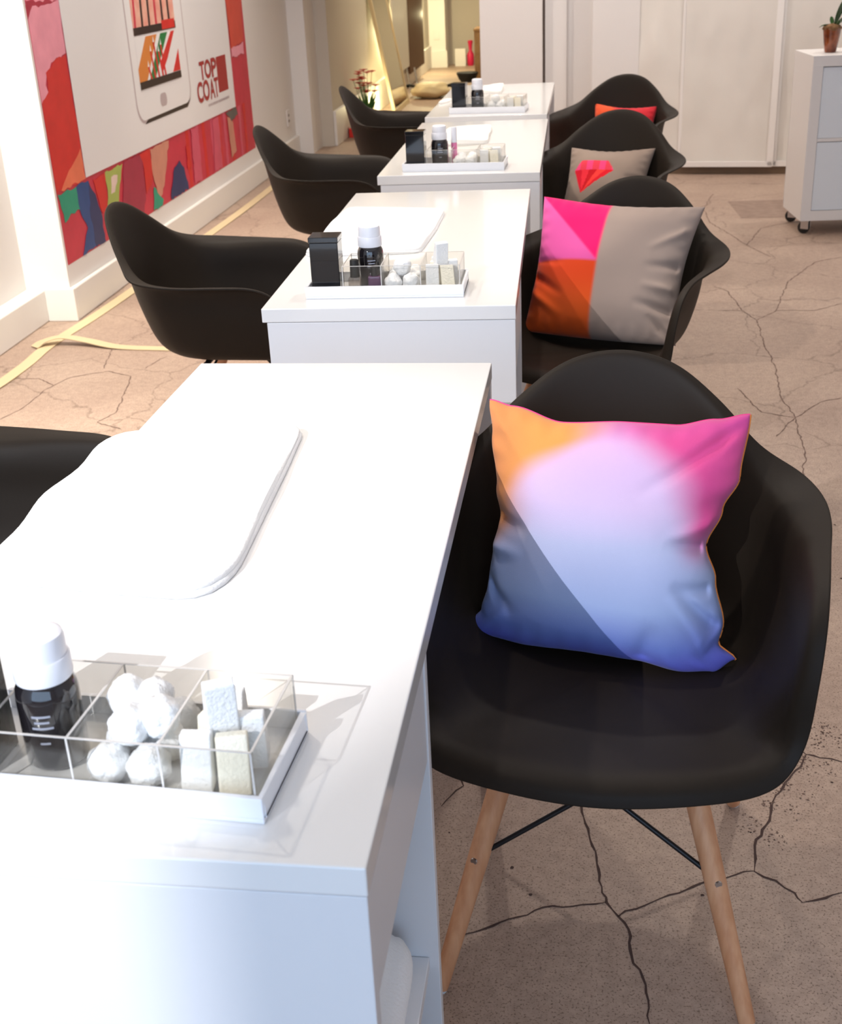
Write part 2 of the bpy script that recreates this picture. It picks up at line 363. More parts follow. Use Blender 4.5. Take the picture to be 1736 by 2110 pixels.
# ------------------------------------------------------------------ room
fl = MB().box(-3.0, 3.6, -2.5, 18.0, -0.1, 0.0, 0)
def crack_strip(mb, pts, wd, seed, mi=1):
    rnd = random.Random(seed); P = [Vector((a, b, 0)) for a, b in pts]; Q = []
    for a, b in zip(P[:-1], P[1:]):
        n = max(2, int((b-a).length/0.014)); d = (b-a).normalized(); s = Vector((-d.y, d.x, 0)); off = 0
        for k in range(n):
            t = k/n; off = off*0.6+rnd.uniform(-1, 1)*0.0035
            Q.append(a+(b-a)*t+s*off*min(1, 4*t*(1-t)+0.3))
    Q.append(P[-1]); vs = []; fs = []
    for i, q in enumerate(Q):
        d = (Q[min(i+1, len(Q)-1)]-Q[max(i-1, 0)]).normalized(); s = Vector((-d.y, d.x, 0))
        ww = wd*rnd.uniform(0.45, 1.25)*(0.35 if i in (0, len(Q)-1) else 1)/2
        vs += [tuple((q+s*ww)[:2])+(0.0007,), tuple((q-s*ww)[:2])+(0.0007,)]
    for i in range(len(Q)-1): fs.append((2*i, 2*i+1, 2*i+3, 2*i+2))
    mb.add(vs, fs, mi)
for i, c in enumerate(CRACKS): crack_strip(fl, c, 0.0042 if c[0][1] < 2.1 else 0.0045, i, 1 if c[0][1] < 2.1 else 3)
rf = random.Random(77)
for k in range(420):
    t = rf.random(); ln = rf.choice((0, 0, 1)); s = rf.gauss(0, .012)
    if noise.noise(Vector((t*9, ln, 0))) < -0.05: continue
    x = 0.295+.20*t+ln*.035+s*.7; y = 1.74+.34*t-ln*.03-s*.6; q = rf.uniform(.0007, .0022); a = rf.uniform(0, 3)
    fl.add([(x+q*math.cos(a+g)*(1.6 if g % 3 < 1 else 1), y+q*math.sin(a+g), .0008) for g in (0, 1.57, 3.14, 4.71)], [(0, 1, 2, 3)], 3)
for k in range(26):
    x = rf.uniform(-.25, .9); y = rf.uniform(1.3, 3.5); q = rf.uniform(.002, .005)
    fl.add([(x+q*rf.uniform(.5, 1)*math.cos(g), y+q*rf.uniform(.5, 1)*math.sin(g), .0008) for g in (0, .9, 1.9, 2.8, 3.9, 5.1)], [(0, 1, 2, 3, 4, 5)], 1)
fl.add([(0.853, 7.40, 0.0008), (1.25, 7.42, 0.0008), (1.25, 6.92, 0.0008), (0.875, 6.913, 0.0008)], [(0, 3, 2, 1)], 2)
me = bpy.data.meshes.new('floor'); me.from_pydata(fl.v, [], fl.f)
for m in (M['floor'], M['crack'], M['floor_patch'], M['crack_far']): me.materials.append(m)
me.polygons.foreach_set('material_index', fl.m)
floor = bpy.data.objects.new('floor', me); COL.objects.link(floor); struct(floor)

struct(B(-2.62, -2.40, -2.5, 18, 0, 3.2).build('wall_left', M['wall']))
struct(B(-2.40, -2.20, 5.02, 10.06, 0, 3.2).build('wall_left', M['wall']))
struct(B(-2.40, -1.97, 10.06, 18, 0, 3.2).build('wall_left', M['wall_far_dim']))
struct(B(-2.20, -2.07, 9.70, 10.06, 0, 3.2).build('wall_left', M['wall']))
struct(MB().box(-2.40, -2.31, -2.45, 5.02, 0, 0.14).build('baseboard_left', M['base'], bevel=0.006))
struct(MB().box(-2.31, -2.175, 4.996, 5.02, 0, 0.145).build('baseboard_left', M['base'], bevel=0.004))
struct(MB().box(-2.20, -2.175, 5.02, 9.70, 0, 0.145).build('baseboard_left', M['base'], bevel=0.006))
struct(MB().box(-1.97, -1.945, 10.06, 16.9, 0, 0.27).build('baseboard_left', M['base'], bevel=0.006))
struct(B(3.6, 3.8, -2.5, 18, 0, 3.2).build('wall_right', M['wall']))
struct(B(-3.0, 3.8, -2.5, 18, 3.2, 3.4).build('ceiling', M['ceiling']))
rw = MB().box(-2.62, 3.8, -2.7, -2.5, 0, 0.35).box(-2.62, 3.8, -2.7, -2.5, 2.65, 3.2).box(-2.62, -2.45, -2.7, -2.5, 0.35, 2.65).box(1.85, 3.8, -2.7, -2.5, 0.35, 2.65)
struct(rw.build('wall_rear', M['wall']))
wf = MB().box(-2.45, 1.85, -2.66, -2.6, 0.35, 0.41).box(-2.45, 1.85, -2.66, -2.6, 2.59, 2.65).box(-2.45, -2.39, -2.66, -2.6, 0.41, 2.59).box(1.79, 1.85, -2.66, -2.6, 0.41, 2.59).box(-0.33, -0.27, -2.66, -2.6, 0.41, 2.59)
struct(wf.build('window_1', M['base']))
struct(B(-2.39, 1.79, -2.64, -2.63, 0.41, 2.59).build('window_1_glass', M['acrylic']))
# far end of the passage
struct(B(-2.07, -1.757, 16.9, 17.3, 0, 3.2).build('wall_back', M['wall']))
struct(B(-2.07, -1.74, 16.87, 16.9, 0, 0.2).build('baseboard_back', M['base']))
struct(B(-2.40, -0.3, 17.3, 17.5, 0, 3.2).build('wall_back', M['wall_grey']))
# partition in front of the passage
struct(B(-0.655, -0.254, 8.47, 8.60, 0, 3.2).build('wall_partition', M['wall']))
struct(B(-0.655, -0.55, 8.60, 12.0, 0, 3.2).build('wall_partition', M['wall_far_dim']))
struct(B(-0.254, -0.238, 8.56, 8.60, 0, 3.2).build('dark_gap_strip', M['dark_slot']))  # dark-coloured strip standing in for the gap beside the partition
struct(B(-0.238, -0.10, 8.55, 8.72, 0, 3.2).build('wall_back', M['wall']))
struct(B(-0.10, 0.065, 8.60, 8.72, 0, 3.2).build('wall_back', M['wall']))
struct(B(0.065, 0.36, 8.40, 8.72, 0, 3.2).build('wall_back', M['wall']))
SK = -0.144
def bw(x, off=0.0): return 8.39+SK*(x-0.549)+off
def skew_slab(x0, x1, o0, o1, z0, z1):
    return MB().add([(x0, bw(x0, o0), z0), (x1, bw(x1, o0), z0), (x1, bw(x1, o1), z0), (x0, bw(x0, o1), z0),
                     (x0, bw(x0, o0), z1), (x1, bw(x1, o0), z1), (x1, bw(x1, o1), z1), (x0, bw(x0, o1), z1)],
                    [(0,3,2,1),(4,5,6,7),(0,1,5,4),(1,2,6,5),(2,3,7,6),(3,0,4,7)])
struct(skew_slab(0.36, 3.6, 0.03, 0.2, 0, 3.2).build('wall_back', M['wall']))
struct(skew_slab(0.36, 3.6, 0.0, 0.03, 0, 0.075).build('baseboard_back', M['brownbase']))

# hanging fabric panels over the back wall
def fabric_panel(x0, x1, label, seed, hem_left, off):
    t = thing('fabric_panel', label, 'fabric panel', (0, 0, 0), 0, 'hanging fabric panels on the back wall')
    nx, nz = 26, 60; vs = []; fs = []
    for layer in (0, 1):
        for j in range(nz+1):
            for i in range(nx+1):
                x = x0+(x1-x0)*i/nx; z = 0.055+(3.1-0.055)*j/nz
                d = 0.016*noise.noise(Vector((x*3+seed, z*1.3, seed)))+0.007*noise.noise(Vector((x*12, z*6, seed)))
                vs.append((x, bw(x, off-0.012+d+0.002*layer), z+0.006*noise.noise(Vector((x*4, seed, 0)))))
    K = (nx+1)*(nz+1)
    for j in range(nz):
        for i in range(nx):
            a = j*(nx+1)+i
            fs.append((a, a+1, a+nx+2, a+nx+1)); fs.append((K+a, K+a+nx+1, K+a+nx+2, K+a+1))
    MB().add(vs, fs).build('cloth', M['fabric_panel'], t, smooth=True)
    hx = x0 if hem_left else x1-0.035
    skew_slab(hx, hx+0.04, off-0.026, off-0.018, 0.055, 3.1).build('hem', M['hem'], t, bevel=0.002)
    skew_slab(x0, x1, off-0.026, off-0.018, 0.05, 0.085).build('hem', M['hem'], t, bevel=0.002)
fabric_panel(0.36, 0.66, 'off-white fabric panel behind the chair with the red cushion, narrowest hanging one', 1, False, 0.0)
fabric_panel(0.645, 1.215, 'wrinkled off-white fabric panel in the middle of the hanging ones, left of the rolling cabinet', 2, False, -0.02)
fabric_panel(1.20, 2.2, 'off-white fabric panel hanging behind the rolling cabinet', 3, True, 0.0)

# outlets
t = thing('wall_outlet', 'small power outlet low on the left wall behind the third left chair', 'outlet', (-2.2, 9.45, 0.30))
B(0, 0.008, -0.04, 0.04, -0.06, 0.06).build('plate', M['outlet'], t, bevel=0.003)
for s in (-0.02, 0.02): B(0.008, 0.010, -0.012, 0.012, s-0.009, s+0.009).build('socket', M['dark_slot'], t)
t = thing('wall_outlet', 'small outlet plate on the bright column at the passage end', 'outlet', (-1.875, 16.9, 0.40))
B(-0.04, 0.04, -0.008, 0, -0.06, 0.06).build('plate', M['outlet'], t, bevel=0.003)

# ------------------------------------------------------------------ wall poster
PC = {'pink': srgb(232, 150, 168), 'crimson_dark': srgb(170, 30, 60), 'red': srgb(205, 34, 30), 'salmon': srgb(228, 115, 82), 'teal': srgb(25, 150, 120),
      'blue': srgb(28, 70, 130), 'navy': srgb(30, 45, 95), 'olive': srgb(165, 180, 90), 'cream': srgb(225, 200, 190), 'plum': srgb(160, 35, 65),
      'tan': srgb(200, 135, 115), 'rose': srgb(205, 80, 105), 'slate': srgb(95, 90, 88), 'orange_red': srgb(208, 72, 55), 'crimson': srgb(196, 44, 68)}
for k, c in PC.items(): M['p_'+k] = mat('print_'+k, c, 0.42, color2=tuple(min(1, v*1.12+0.004) for v in c), nscale=9)
M['p_white'] = mat('print_white', (0.83, 0.81, 0.82), 0.4)
M['p_black'] = mat('print_black', srgb(40, 22, 22), 0.4)
M['p_grey'] = mat('print_grey', srgb(185, 170, 172), 0.5)
M['p_green'] = mat('print_green', srgb(25, 120, 60), 0.45)
M['p_orange'] = mat('print_orange', srgb(215, 130, 55), 0.45)
M['p_logo'] = mat('print_logo', srgb(165, 42, 44), 0.45)
M['p_skin'] = mat('print_blush', srgb(228, 150, 135), 0.45, color2=srgb(235, 185, 165), nscale=14)
poster = thing('wall_poster', 'large printed wall poster with colourful paint border, white centre and red lettering', 'poster', (-2.2, 5.04, 0.237))
PY, PZ = 5.04, 0.237
PX = 0.004
def flat(polys, x0, th=0.0004):
    mb = MB()
    for i, (pts, mi) in enumerate(polys):
        x = x0+i*0.00012; n = len(pts)
        vs = [(x, a-PY, b-PZ) for a, b in pts]+[(x-th, a-PY, b-PZ) for a, b in pts]
        fs = [tuple(range(n)), tuple(reversed(range(n, 2*n)))]+[(k, k+n, (k+1) % n+n, (k+1) % n) for k in range(n)]
        mb.add(vs, fs, mi)
    return mb
def rect(y0, y1, z0, z1): return [(y0, z0), (y1, z0), (y1, z1), (y0, z1)]
def jag(pts, seed, amp=0.012):
    rnd = random.Random(seed); out = []
    n = len(pts)
    for i in range(n):
        a, b = pts[i], pts[(i+1) % n]; L = math.dist(a, b); m = max(1, int(L/0.03))
        for k in range(m):
            t = k/m; j = amp if k else 0
            out.append((a[0]+(b[0]-a[0])*t+rnd.uniform(-j, j), a[1]+(b[1]-a[1])*t+rnd.uniform(-j, j)))
    return [(min(8.41, max(5.042, y)), min(2.2, max(0.2375, z))) for y, z in out]
names = sorted(PC); mi = {n: i for i, n in enumerate(names)}
polys = [(rect(5.04, 8.415, 0.237, 2.2), mi['crimson'])]
polys.append((rect(5.04, 5.38, 1.28, 2.2), mi['pink'])); polys.append((rect(8.0, 8.415, 1.16, 2.2), mi['orange_red']))
def ztop(z): return z if z < 1.25 else 1.30
rndr = random.Random(3)
for k in range(9):
    y = 6.9+k*0.16+rndr.uniform(-.03, .03); polys.append((jag([(y, 0.24), (y+.05, 0.24), (y+.07, 0.55), (y+.01, 0.55)], k, .006), mi['rose'] if k % 2 else mi['red']))
for i, (n, pts) in enumerate(ART): polys.append((jag([(a, b) for a, b in pts], i, 0.008 if n != 'navy' else 0.012), mi[n]))
flat(polys, 0.001).build('border_print', [M['p_'+n] for n in names], poster)
flat([(rect(5.377, 8.0, 0.552, 2.1), 0)], PX+0.001, 0.001).build('white_print', M['p_white'], poster)
def rrect(y0, y1, z0, z1, r, n=8):
    pts = []
    for cy, cz, a0 in ((y1-r, z1-r, 0), (y0+r, z1-r, 90), (y0+r, z0+r, 180), (y1-r, z0+r, 270)):
        for k in range(n+1):
            a = math.radians(a0+90*k/n); pts.append((cy+r*math.cos(a), cz+r*math.sin(a)))
    return pts
# picture of a phone
ph = flat([(rrect(6.155, 7.085, 0.672, 2.05, 0.10), 0), (rrect(6.168, 7.072, 0.686, 2.04, 0.093), 1)], PX+0.0016)
ph.add([(PX+0.002, a-PY, b-PZ) for a, b in [(6.25, 0.668), (6.99, 0.668), (7.06, 0.71), (6.99, 0.690), (6.3, 0.686)]], [(0, 1, 2, 3, 4)], 2)
ph.build('phone_print', [M['p_grey'], M['p_white'], M['p_black']], poster)
flat([(rrect(6.53, 6.64, 0.72, 0.785, 0.03), 0)], PX+0.0024).build('home_button_print', M['p_grey'], poster)
SX = PX+0.0024
s1 = [(rect(6.250, 6.935, 0.832, 1.074), 4), ([(6.25, 0.86), (6.36, 0.86), (6.60, 1.074), (6.42, 1.074), (6.25, 0.93)], 3), ([(6.40, 0.86), (6.49, 0.86), (6.78, 1.074), (6.66, 1.074)], 2),
      ([(6.62, 0.88), (6.74, 0.95), (6.90, 1.074), (6.84, 1.074), (6.60, 0.93)], 1), ([(6.80, 0.87), (6.935, 0.87), (6.935, 0.98)], 1)]
for y, zt in ((6.40, 0.93), (6.46, 1.0), (6.52, 1.04), (6.585, 0.99), (6.63, 1.02)):
    s1.append(([(y+.03, 0.86), (y+.055, 0.86), (y+.02, zt), (y, zt)], 1)); s1.append(([(y-.002, zt), (y+.022, zt), (y+.012, zt+.03)], 4))
s1.append((rect(6.250, 6.935, 0.832, 0.868), 0))
flat(s1, SX).build('picture_print', [M['p_black'], M['p_red'], M['p_green'], M['p_orange'], M['p_white']], poster)
s2 = [(rect(6.250, 6.935, 1.086, 1.60), 4)]
for k in range(6): s2.append(([(6.27+k*.11, 1.12), (6.30+k*.11, 1.12), (6.36+k*.10, 1.60), (6.33+k*.10, 1.60)], 1 if k % 3 == 0 else 0))
s2.append((rect(6.250, 6.935, 1.086, 1.122), 0)); s2.append((rect(6.70, 6.92, 1.090, 1.135), 3))
flat(s2, SX).build('picture_print', [M['p_black'], M['p_crimson'], M['p_green'], M['p_red'], M['p_skin']], poster)
# lettering
flat([(rect(7.655, 7.872, 0.672, 0.877), 0)], PX+0.0016).build('logo_block', M['p_logo'], poster)
def text(s, y, z, w_, h, m, dx=0.0):
    cu = bpy.data.curves.new('lettering', 'FONT'); cu.body = s; cu.size = 1.0; cu.extrude = 0.0; cu.offset = dx
    tmp = bpy.data.objects.new('tmp', cu); COL.objects.link(tmp)
    dg = bpy.context.evaluated_depsgraph_get(); dg.update()
    me = bpy.data.meshes.new_from_object(tmp.evaluated_get(dg)); bpy.data.objects.remove(tmp)
    xs = [v.co.x for v in me.vertices]; ys = [v.co.y for v in me.vertices]
    x0, x1, y0, y1 = min(xs), max(xs), min(ys), max(ys)
    for v in me.vertices:
        a = (v.co.x-x0)/(x1-x0)*w_; b = (v.co.y-y0)/(y1-y0)*h
        v.co = Vector((PX+0.003, y+a-PY, z+b-PZ))
    me.materials.append(m)
    o = bpy.data.objects.new('lettering', me); COL.objects.link(o); o.parent = poster; return o
text('TO', 7.29, 0.775, 0.235, 0.105, M['p_logo'], 0.03); text('P', 7.535, 0.772, 0.11, 0.108, M['p_logo'], 0.03)
text('CO', 7.20, 0.658, 0.25, 0.115, M['p_logo'], 0.03); text('AT', 7.46, 0.655, 0.185, 0.112, M['p_logo'], 0.02)
dash = []
rnd = random.Random(5); y = 7.40
while y < 7.86:
    wd = rnd.uniform(.012, .03); dash.append((rect(y, y+wd, 0.62, 0.634), 0)); y += wd+0.008
flat(dash, PX+0.0016, 0.0003).build('fine_print', M['p_grey'], poster)

# ------------------------------------------------------------------ webbing tape on the floor
def ribbon(name, pts, width, label, th=0.003, cat='floor strap'):
    P = catmull([Vector(p) for p in pts], 8); vs = []; fs = []
    for i, q in enumerate(P):
        d = (P[min(i+1, len(P)-1)]-P[max(i-1, 0)]); d.z = 0; d.normalize(); s = Vector((-d.y, d.x, 0))*width/2
        for c in (q+s, q-s, q-s-Vector((0, 0, th)), q+s-Vector((0, 0, th))): vs.append(tuple(c))
    for i in range(len(P)-1):
        for k in range(4): fs.append((4*i+k, 4*i+(k+1) % 4, 4*i+4+(k+1) % 4, 4*i+4+k))
    fs += [(3, 2, 1, 0), tuple(4*(len(P)-1)+k for k in range(4))]
    o = MB().add(vs, fs).build(name, M['tape'], None, smooth=True, autosmooth=40)
    return tag(o, label, cat)
ribbon('floor_strap', [(-2.30, 3.55, 0.004), (-2.17, 4.0, 0.006), (-2.15, 4.35, 0.004), (-2.16, 4.64, 0.004), (-2.125, 5.1, 0.004), (-2.10, 5.7, 0.005), (-2.085, 6.6, 0.004), (-2.06, 7.5, 0.006), (-2.06, 8.4, 0.004), (-2.05, 9.3, 0.004)], 0.055,
       'long cream webbing strap running along the foot of the left wall')
ribbon('floor_strap', [(-2.21, 4.60, 0.007), (-2.18, 4.635, 0.022), (-2.11, 4.66, 0.032), (-2.0, 4.645, 0.020), (-1.85, 4.60, 0.006), (-1.63, 4.575, 0.004), (-1.35, 4.55, 0.004), (-1.1, 4.53, 0.004)], 0.05,
       'cream webbing strap branching across the floor towards the second left chair')

# ------------------------------------------------------------------ desks
W_, L_ = 0.536, 1.323; T_ = 0.74
def make_desk():
    t = thing('desk', 'x', 'desk', group='white desks in a row')
    MB().box(-W_, 0, 0, L_, 0.71, T_).build('tabletop', M['table'], t, bevel=0.0018)
    MB().box(-W_+0.010, -0.001, 0.001, 0.020, 0, 0.709).build('end_panel', M['table_side'], t, bevel=0.0012)
    MB().box(-W_+0.010, -0.001, L_-0.021, L_-0.001, 0, 0.709).build('end_panel', M['table_side'], t, bevel=0.0012)
    MB().box(-W_+0.010, -0.001, 0.372, 0.388, 0, 0.709).build('divider_panel', M['table_side'], t, bevel=0.0012)
    MB().box(-W_+0.03, -0.003, 0.022, 0.370, 0.575, 0.707).build('drawer', M['table_side'], t, bevel=0.0012)
    MB().box(-W_+0.03, -0.013, 0.021, 0.371, 0.260, 0.278).build('shelf', M['table_side'], t, bevel=0.001)
    MB().box(-W_+0.010, -W_+0.028, 0.021, 0.371, 0.0, 0.709).build('side_panel', M['table_side'], t, bevel=0.001)
    return t
desk0 = make_desk()
DESKS = [(-0.1665, 0.7649, -0.0097, 'nearest white desk, its front end cropped by the photo'),
         (-0.1296, 2.4686, 0.0158, 'second white desk, with the purple polish bottle in its tray'),
         (-0.1308, 4.087, 0.006, 'third white desk, with the pink tube in its tray'),
         (-0.1475, 5.5801, -0.0035, 'farthest white desk, beside the partition wall')]
for i, (x, y, r, lab) in enumerate(DESKS):
    o = desk0 if i == 0 else copy_tree(desk0)
    o.location = (x, y, 0); o.rotation_euler = (0, 0, r); o['label'] = lab

# ------------------------------------------------------------------ armchairs
SEC = [
 [(0,.10,.425),(0,.185,.452),(0,.228,.55),(0,.262,.69),(0,.288,.805),(0,.302,.825)],
 [(.05,.10,.425),(.072,.178,.452),(.080,.220,.55),(.082,.252,.685),(.083,.276,.788),(.085,.291,.808)],
 [(.08,.085,.427),(.135,.148,.456),(.150,.186,.55),(.153,.216,.660),(.155,.238,.738),(.160,.256,.757)],
 [(.10,.065,.427),(.172,.110,.456),(.198,.142,.55),(.203,.170,.635),(.206,.192,.686),(.218,.216,.704)],
 [(.11,.045,.427),(.188,.080,.456),(.220,.104,.55),(.230,.125,.625),(.242,.145,.662),(.278,.176,.677)],
 [(.12,.025,.427),(.197,.045,.456),(.232,.060,.55),(.243,.072,.622),(.260,.086,.654),(.304,.112,.668)],
 [(.12,0,.427),(.200,.012,.455),(.238,.016,.55),(.250,.020,.620),(.268,.026,.652),(.308,.038,.663)],
 [(.12,-.025,.427),(.200,-.035,.454),(.240,-.046,.55),(.252,-.050,.615),(.268,-.055,.652),(.298,-.055,.660)],
 [(.12,-.05,.427),(.200,-.09,.452),(.240,-.13,.54),(.252,-.138,.608),(.266,-.142,.646),(.288,-.146,.654)],
 [(.115,-.08,.427),(.198,-.14,.448),(.237,-.18,.520),(.250,-.192,.580),(.262,-.198,.616),(.281,-.204,.622)],
 [(.112,-.10,.427),(.194,-.17,.443),(.232,-.20,.485),(.247,-.218,.530),(.258,-.224,.556),(.274,-.231,.556)],
 [(.105,-.12,.428),(.185,-.195,.438),(.223,-.215,.454),(.240,-.227,.464),(.250,-.234,.468),(.262,-.240,.460)],
 [(.085,-.14,.430),(.155,-.22,.436),(.188,-.245,.440),(.204,-.258,.438),(.213,-.266,.431),(.220,-.271,.418)],
 [(.045,-.15,.428),(.080,-.225,.434),(.100,-.265,.438),(.112,-.286,.435),(.118,-.298,.427),(.122,-.304,.412)],
 [(0,-.15,.427),(0,-.228,.434),(0,-.275,.438),(0,-.300,.435),(0,-.314,.426),(0,-.320,.410)],
]
def shell_mb():
    C0 = Vector((0, 0, .422))
    secs = [[C0]+[Vector(p) for p in s] for s in SEC]
    full = secs + [[Vector((-v.x, v.y, v.z)) for v in s] for s in reversed(secs[1:-1])]
    n = len(full)
    prof = [catmull(s, 4) for s in full]
    m = len(prof[0]); rings = []
    K = 4
    for j in range(m):
        loop = []
        pts = [p[j] for p in prof]
        for i in range(n):
            a, b, c, d = pts[i-1], pts[i], pts[(i+1) % n], pts[(i+2) % n]
            for k in range(K):
                t = k/K; loop.append(0.5*((2*b)+(c-a)*t+(2*a-5*b+4*c-d)*t*t+(3*b-a-3*c+d)*t*t*t))
        rings.append(loop)
    N = n*K; vs = [tuple(C0)]; fs = []
    for j in range(1, m): vs += [tuple(v) for v in rings[j]]
    for k in range(N): fs.append((0, 1+(k+1) % N, 1+k))
    for j in range(m-2):
        for k in range(N): fs.append((1+j*N+k, 1+j*N+(k+1) % N, 1+(j+1)*N+(k+1) % N, 1+(j+1)*N+k))
    return MB().add(vs, fs)
def make_chair():
    t = thing('armchair', 'x', 'chair', group='black shell armchairs')
    sh = shell_mb().build('seat_shell', M['shell'], t, smooth=True, autosmooth=80)
    me = sh.data
    up = sum(1 for p in me.polygons if p.center.z < .43 and p.normal.z > 0); dn = sum(1 for p in me.polygons if p.center.z < .43 and p.normal.z < 0)
    s = sh.modifiers.new('solid', 'SOLIDIFY'); s.thickness = 0.006; s.offset = -1 if up > dn else 1; s.use_even_offset = False
    b = sh.modifiers.new('bevel', 'BEVEL'); b.width = 0.0022; b.segments = 3; b.limit_method = 'ANGLE'; b.angle_limit = math.radians(60)
    u = sh.modifiers.new('sub', 'SUBSURF'); u.levels = 1; u.render_levels = 1
    feet = {}
    for sx in (-1, 1):
        for sy in (-1, 1):
            top = Vector((sx*.118, -0.145 if sy < 0 else .055, .395)); ft = Vector((sx*.222, -0.005+sy*.250, .006))
            lg = MB().tube([top, top.lerp(ft, .15), top.lerp(ft, .5), ft], [.0165, .0165, .0155, .0120], 20).build('leg', M['wood'], t, smooth=True)
            feet[(sx, sy)] = (top, ft)
            d = (ft-top).normalized()
            MB().lathe([(0, -.006), (.010, -.006), (.011, 0), (.011, .004), (0, .004)], ft.x, ft.y, 16).build('foot_glide', M['glide'], lg, loc=(0, 0, .006), smooth=True)
            p = top.lerp(ft, .47); out = Vector((sx*.35, sy*.94, 0)).normalized()
            MB().tube([p+out*.0145, p+out*.0172], [.0055, .0050], 12).build('screw', M['steel'], lg, smooth=True)
    for sy in (-1, 1):
        rods = MB()
        for sx in (-1, 1):
            a = feet[(sx, sy)][0].lerp(feet[(sx, sy)][1], .47); b_ = feet[(-sx, sy)][0]+Vector((0, 0, .01))
            rods.tube([a, a.lerp(b_, .5)+Vector((0, sx*.003, 0)), b_], .0038, 10)
        rods.build('cross_brace', M['wire'], t, smooth=True)
    br = MB()
    for sy in (-1, 1): br.tube([feet[(-1, sy)][0], feet[(1, sy)][0]], .005, 8)
    for sx in (-1, 1): br.tube([feet[(sx, -1)][0], feet[(sx, 1)][0]], .005, 8)
    for sx in (-1, 1):
        for sy in (-1, 1): q = feet[(sx, sy)][0]; br.tube([q, Vector((q.x*.8, q.y*.8, .416))], .008, 8)
    br.build('seat_bracket', M['wire'], t, smooth=True)
    return t
chair0 = make_chair()
CH = [(0.044, 1.59, -0.07, 'black armchair with the multicoloured gradient cushion, nearest on the right'),
      (0.058, 3.20, -0.38, 'black armchair with the pink, orange and grey cushion'),
      (0.058, 4.68, -0.34, 'black armchair with the grey cushion showing a red gem'),
      (0.125, 6.05, -0.34, 'black armchair with the small red-orange cushion, farthest on the right'),
      (-0.97, 1.66, PI/2, 'black armchair cut off by the left edge, beside the nearest desk'),
      (-0.965, 3.25, PI/2, 'black armchair on the left of the second white desk'),
      (-0.945, 4.80, PI/2, 'black armchair on the left of the third white desk'),
      (-0.87, 6.22, PI/2, 'black armchair on the left of the farthest desk, before the flowers')]
for i, (x, y, r, lab) in enumerate(CH):
    o = chair0 if i == 0 else copy_tree(chair0)
    o.location = (x, y, 0); o.rotation_euler = (0, 0, r); o['label'] = lab

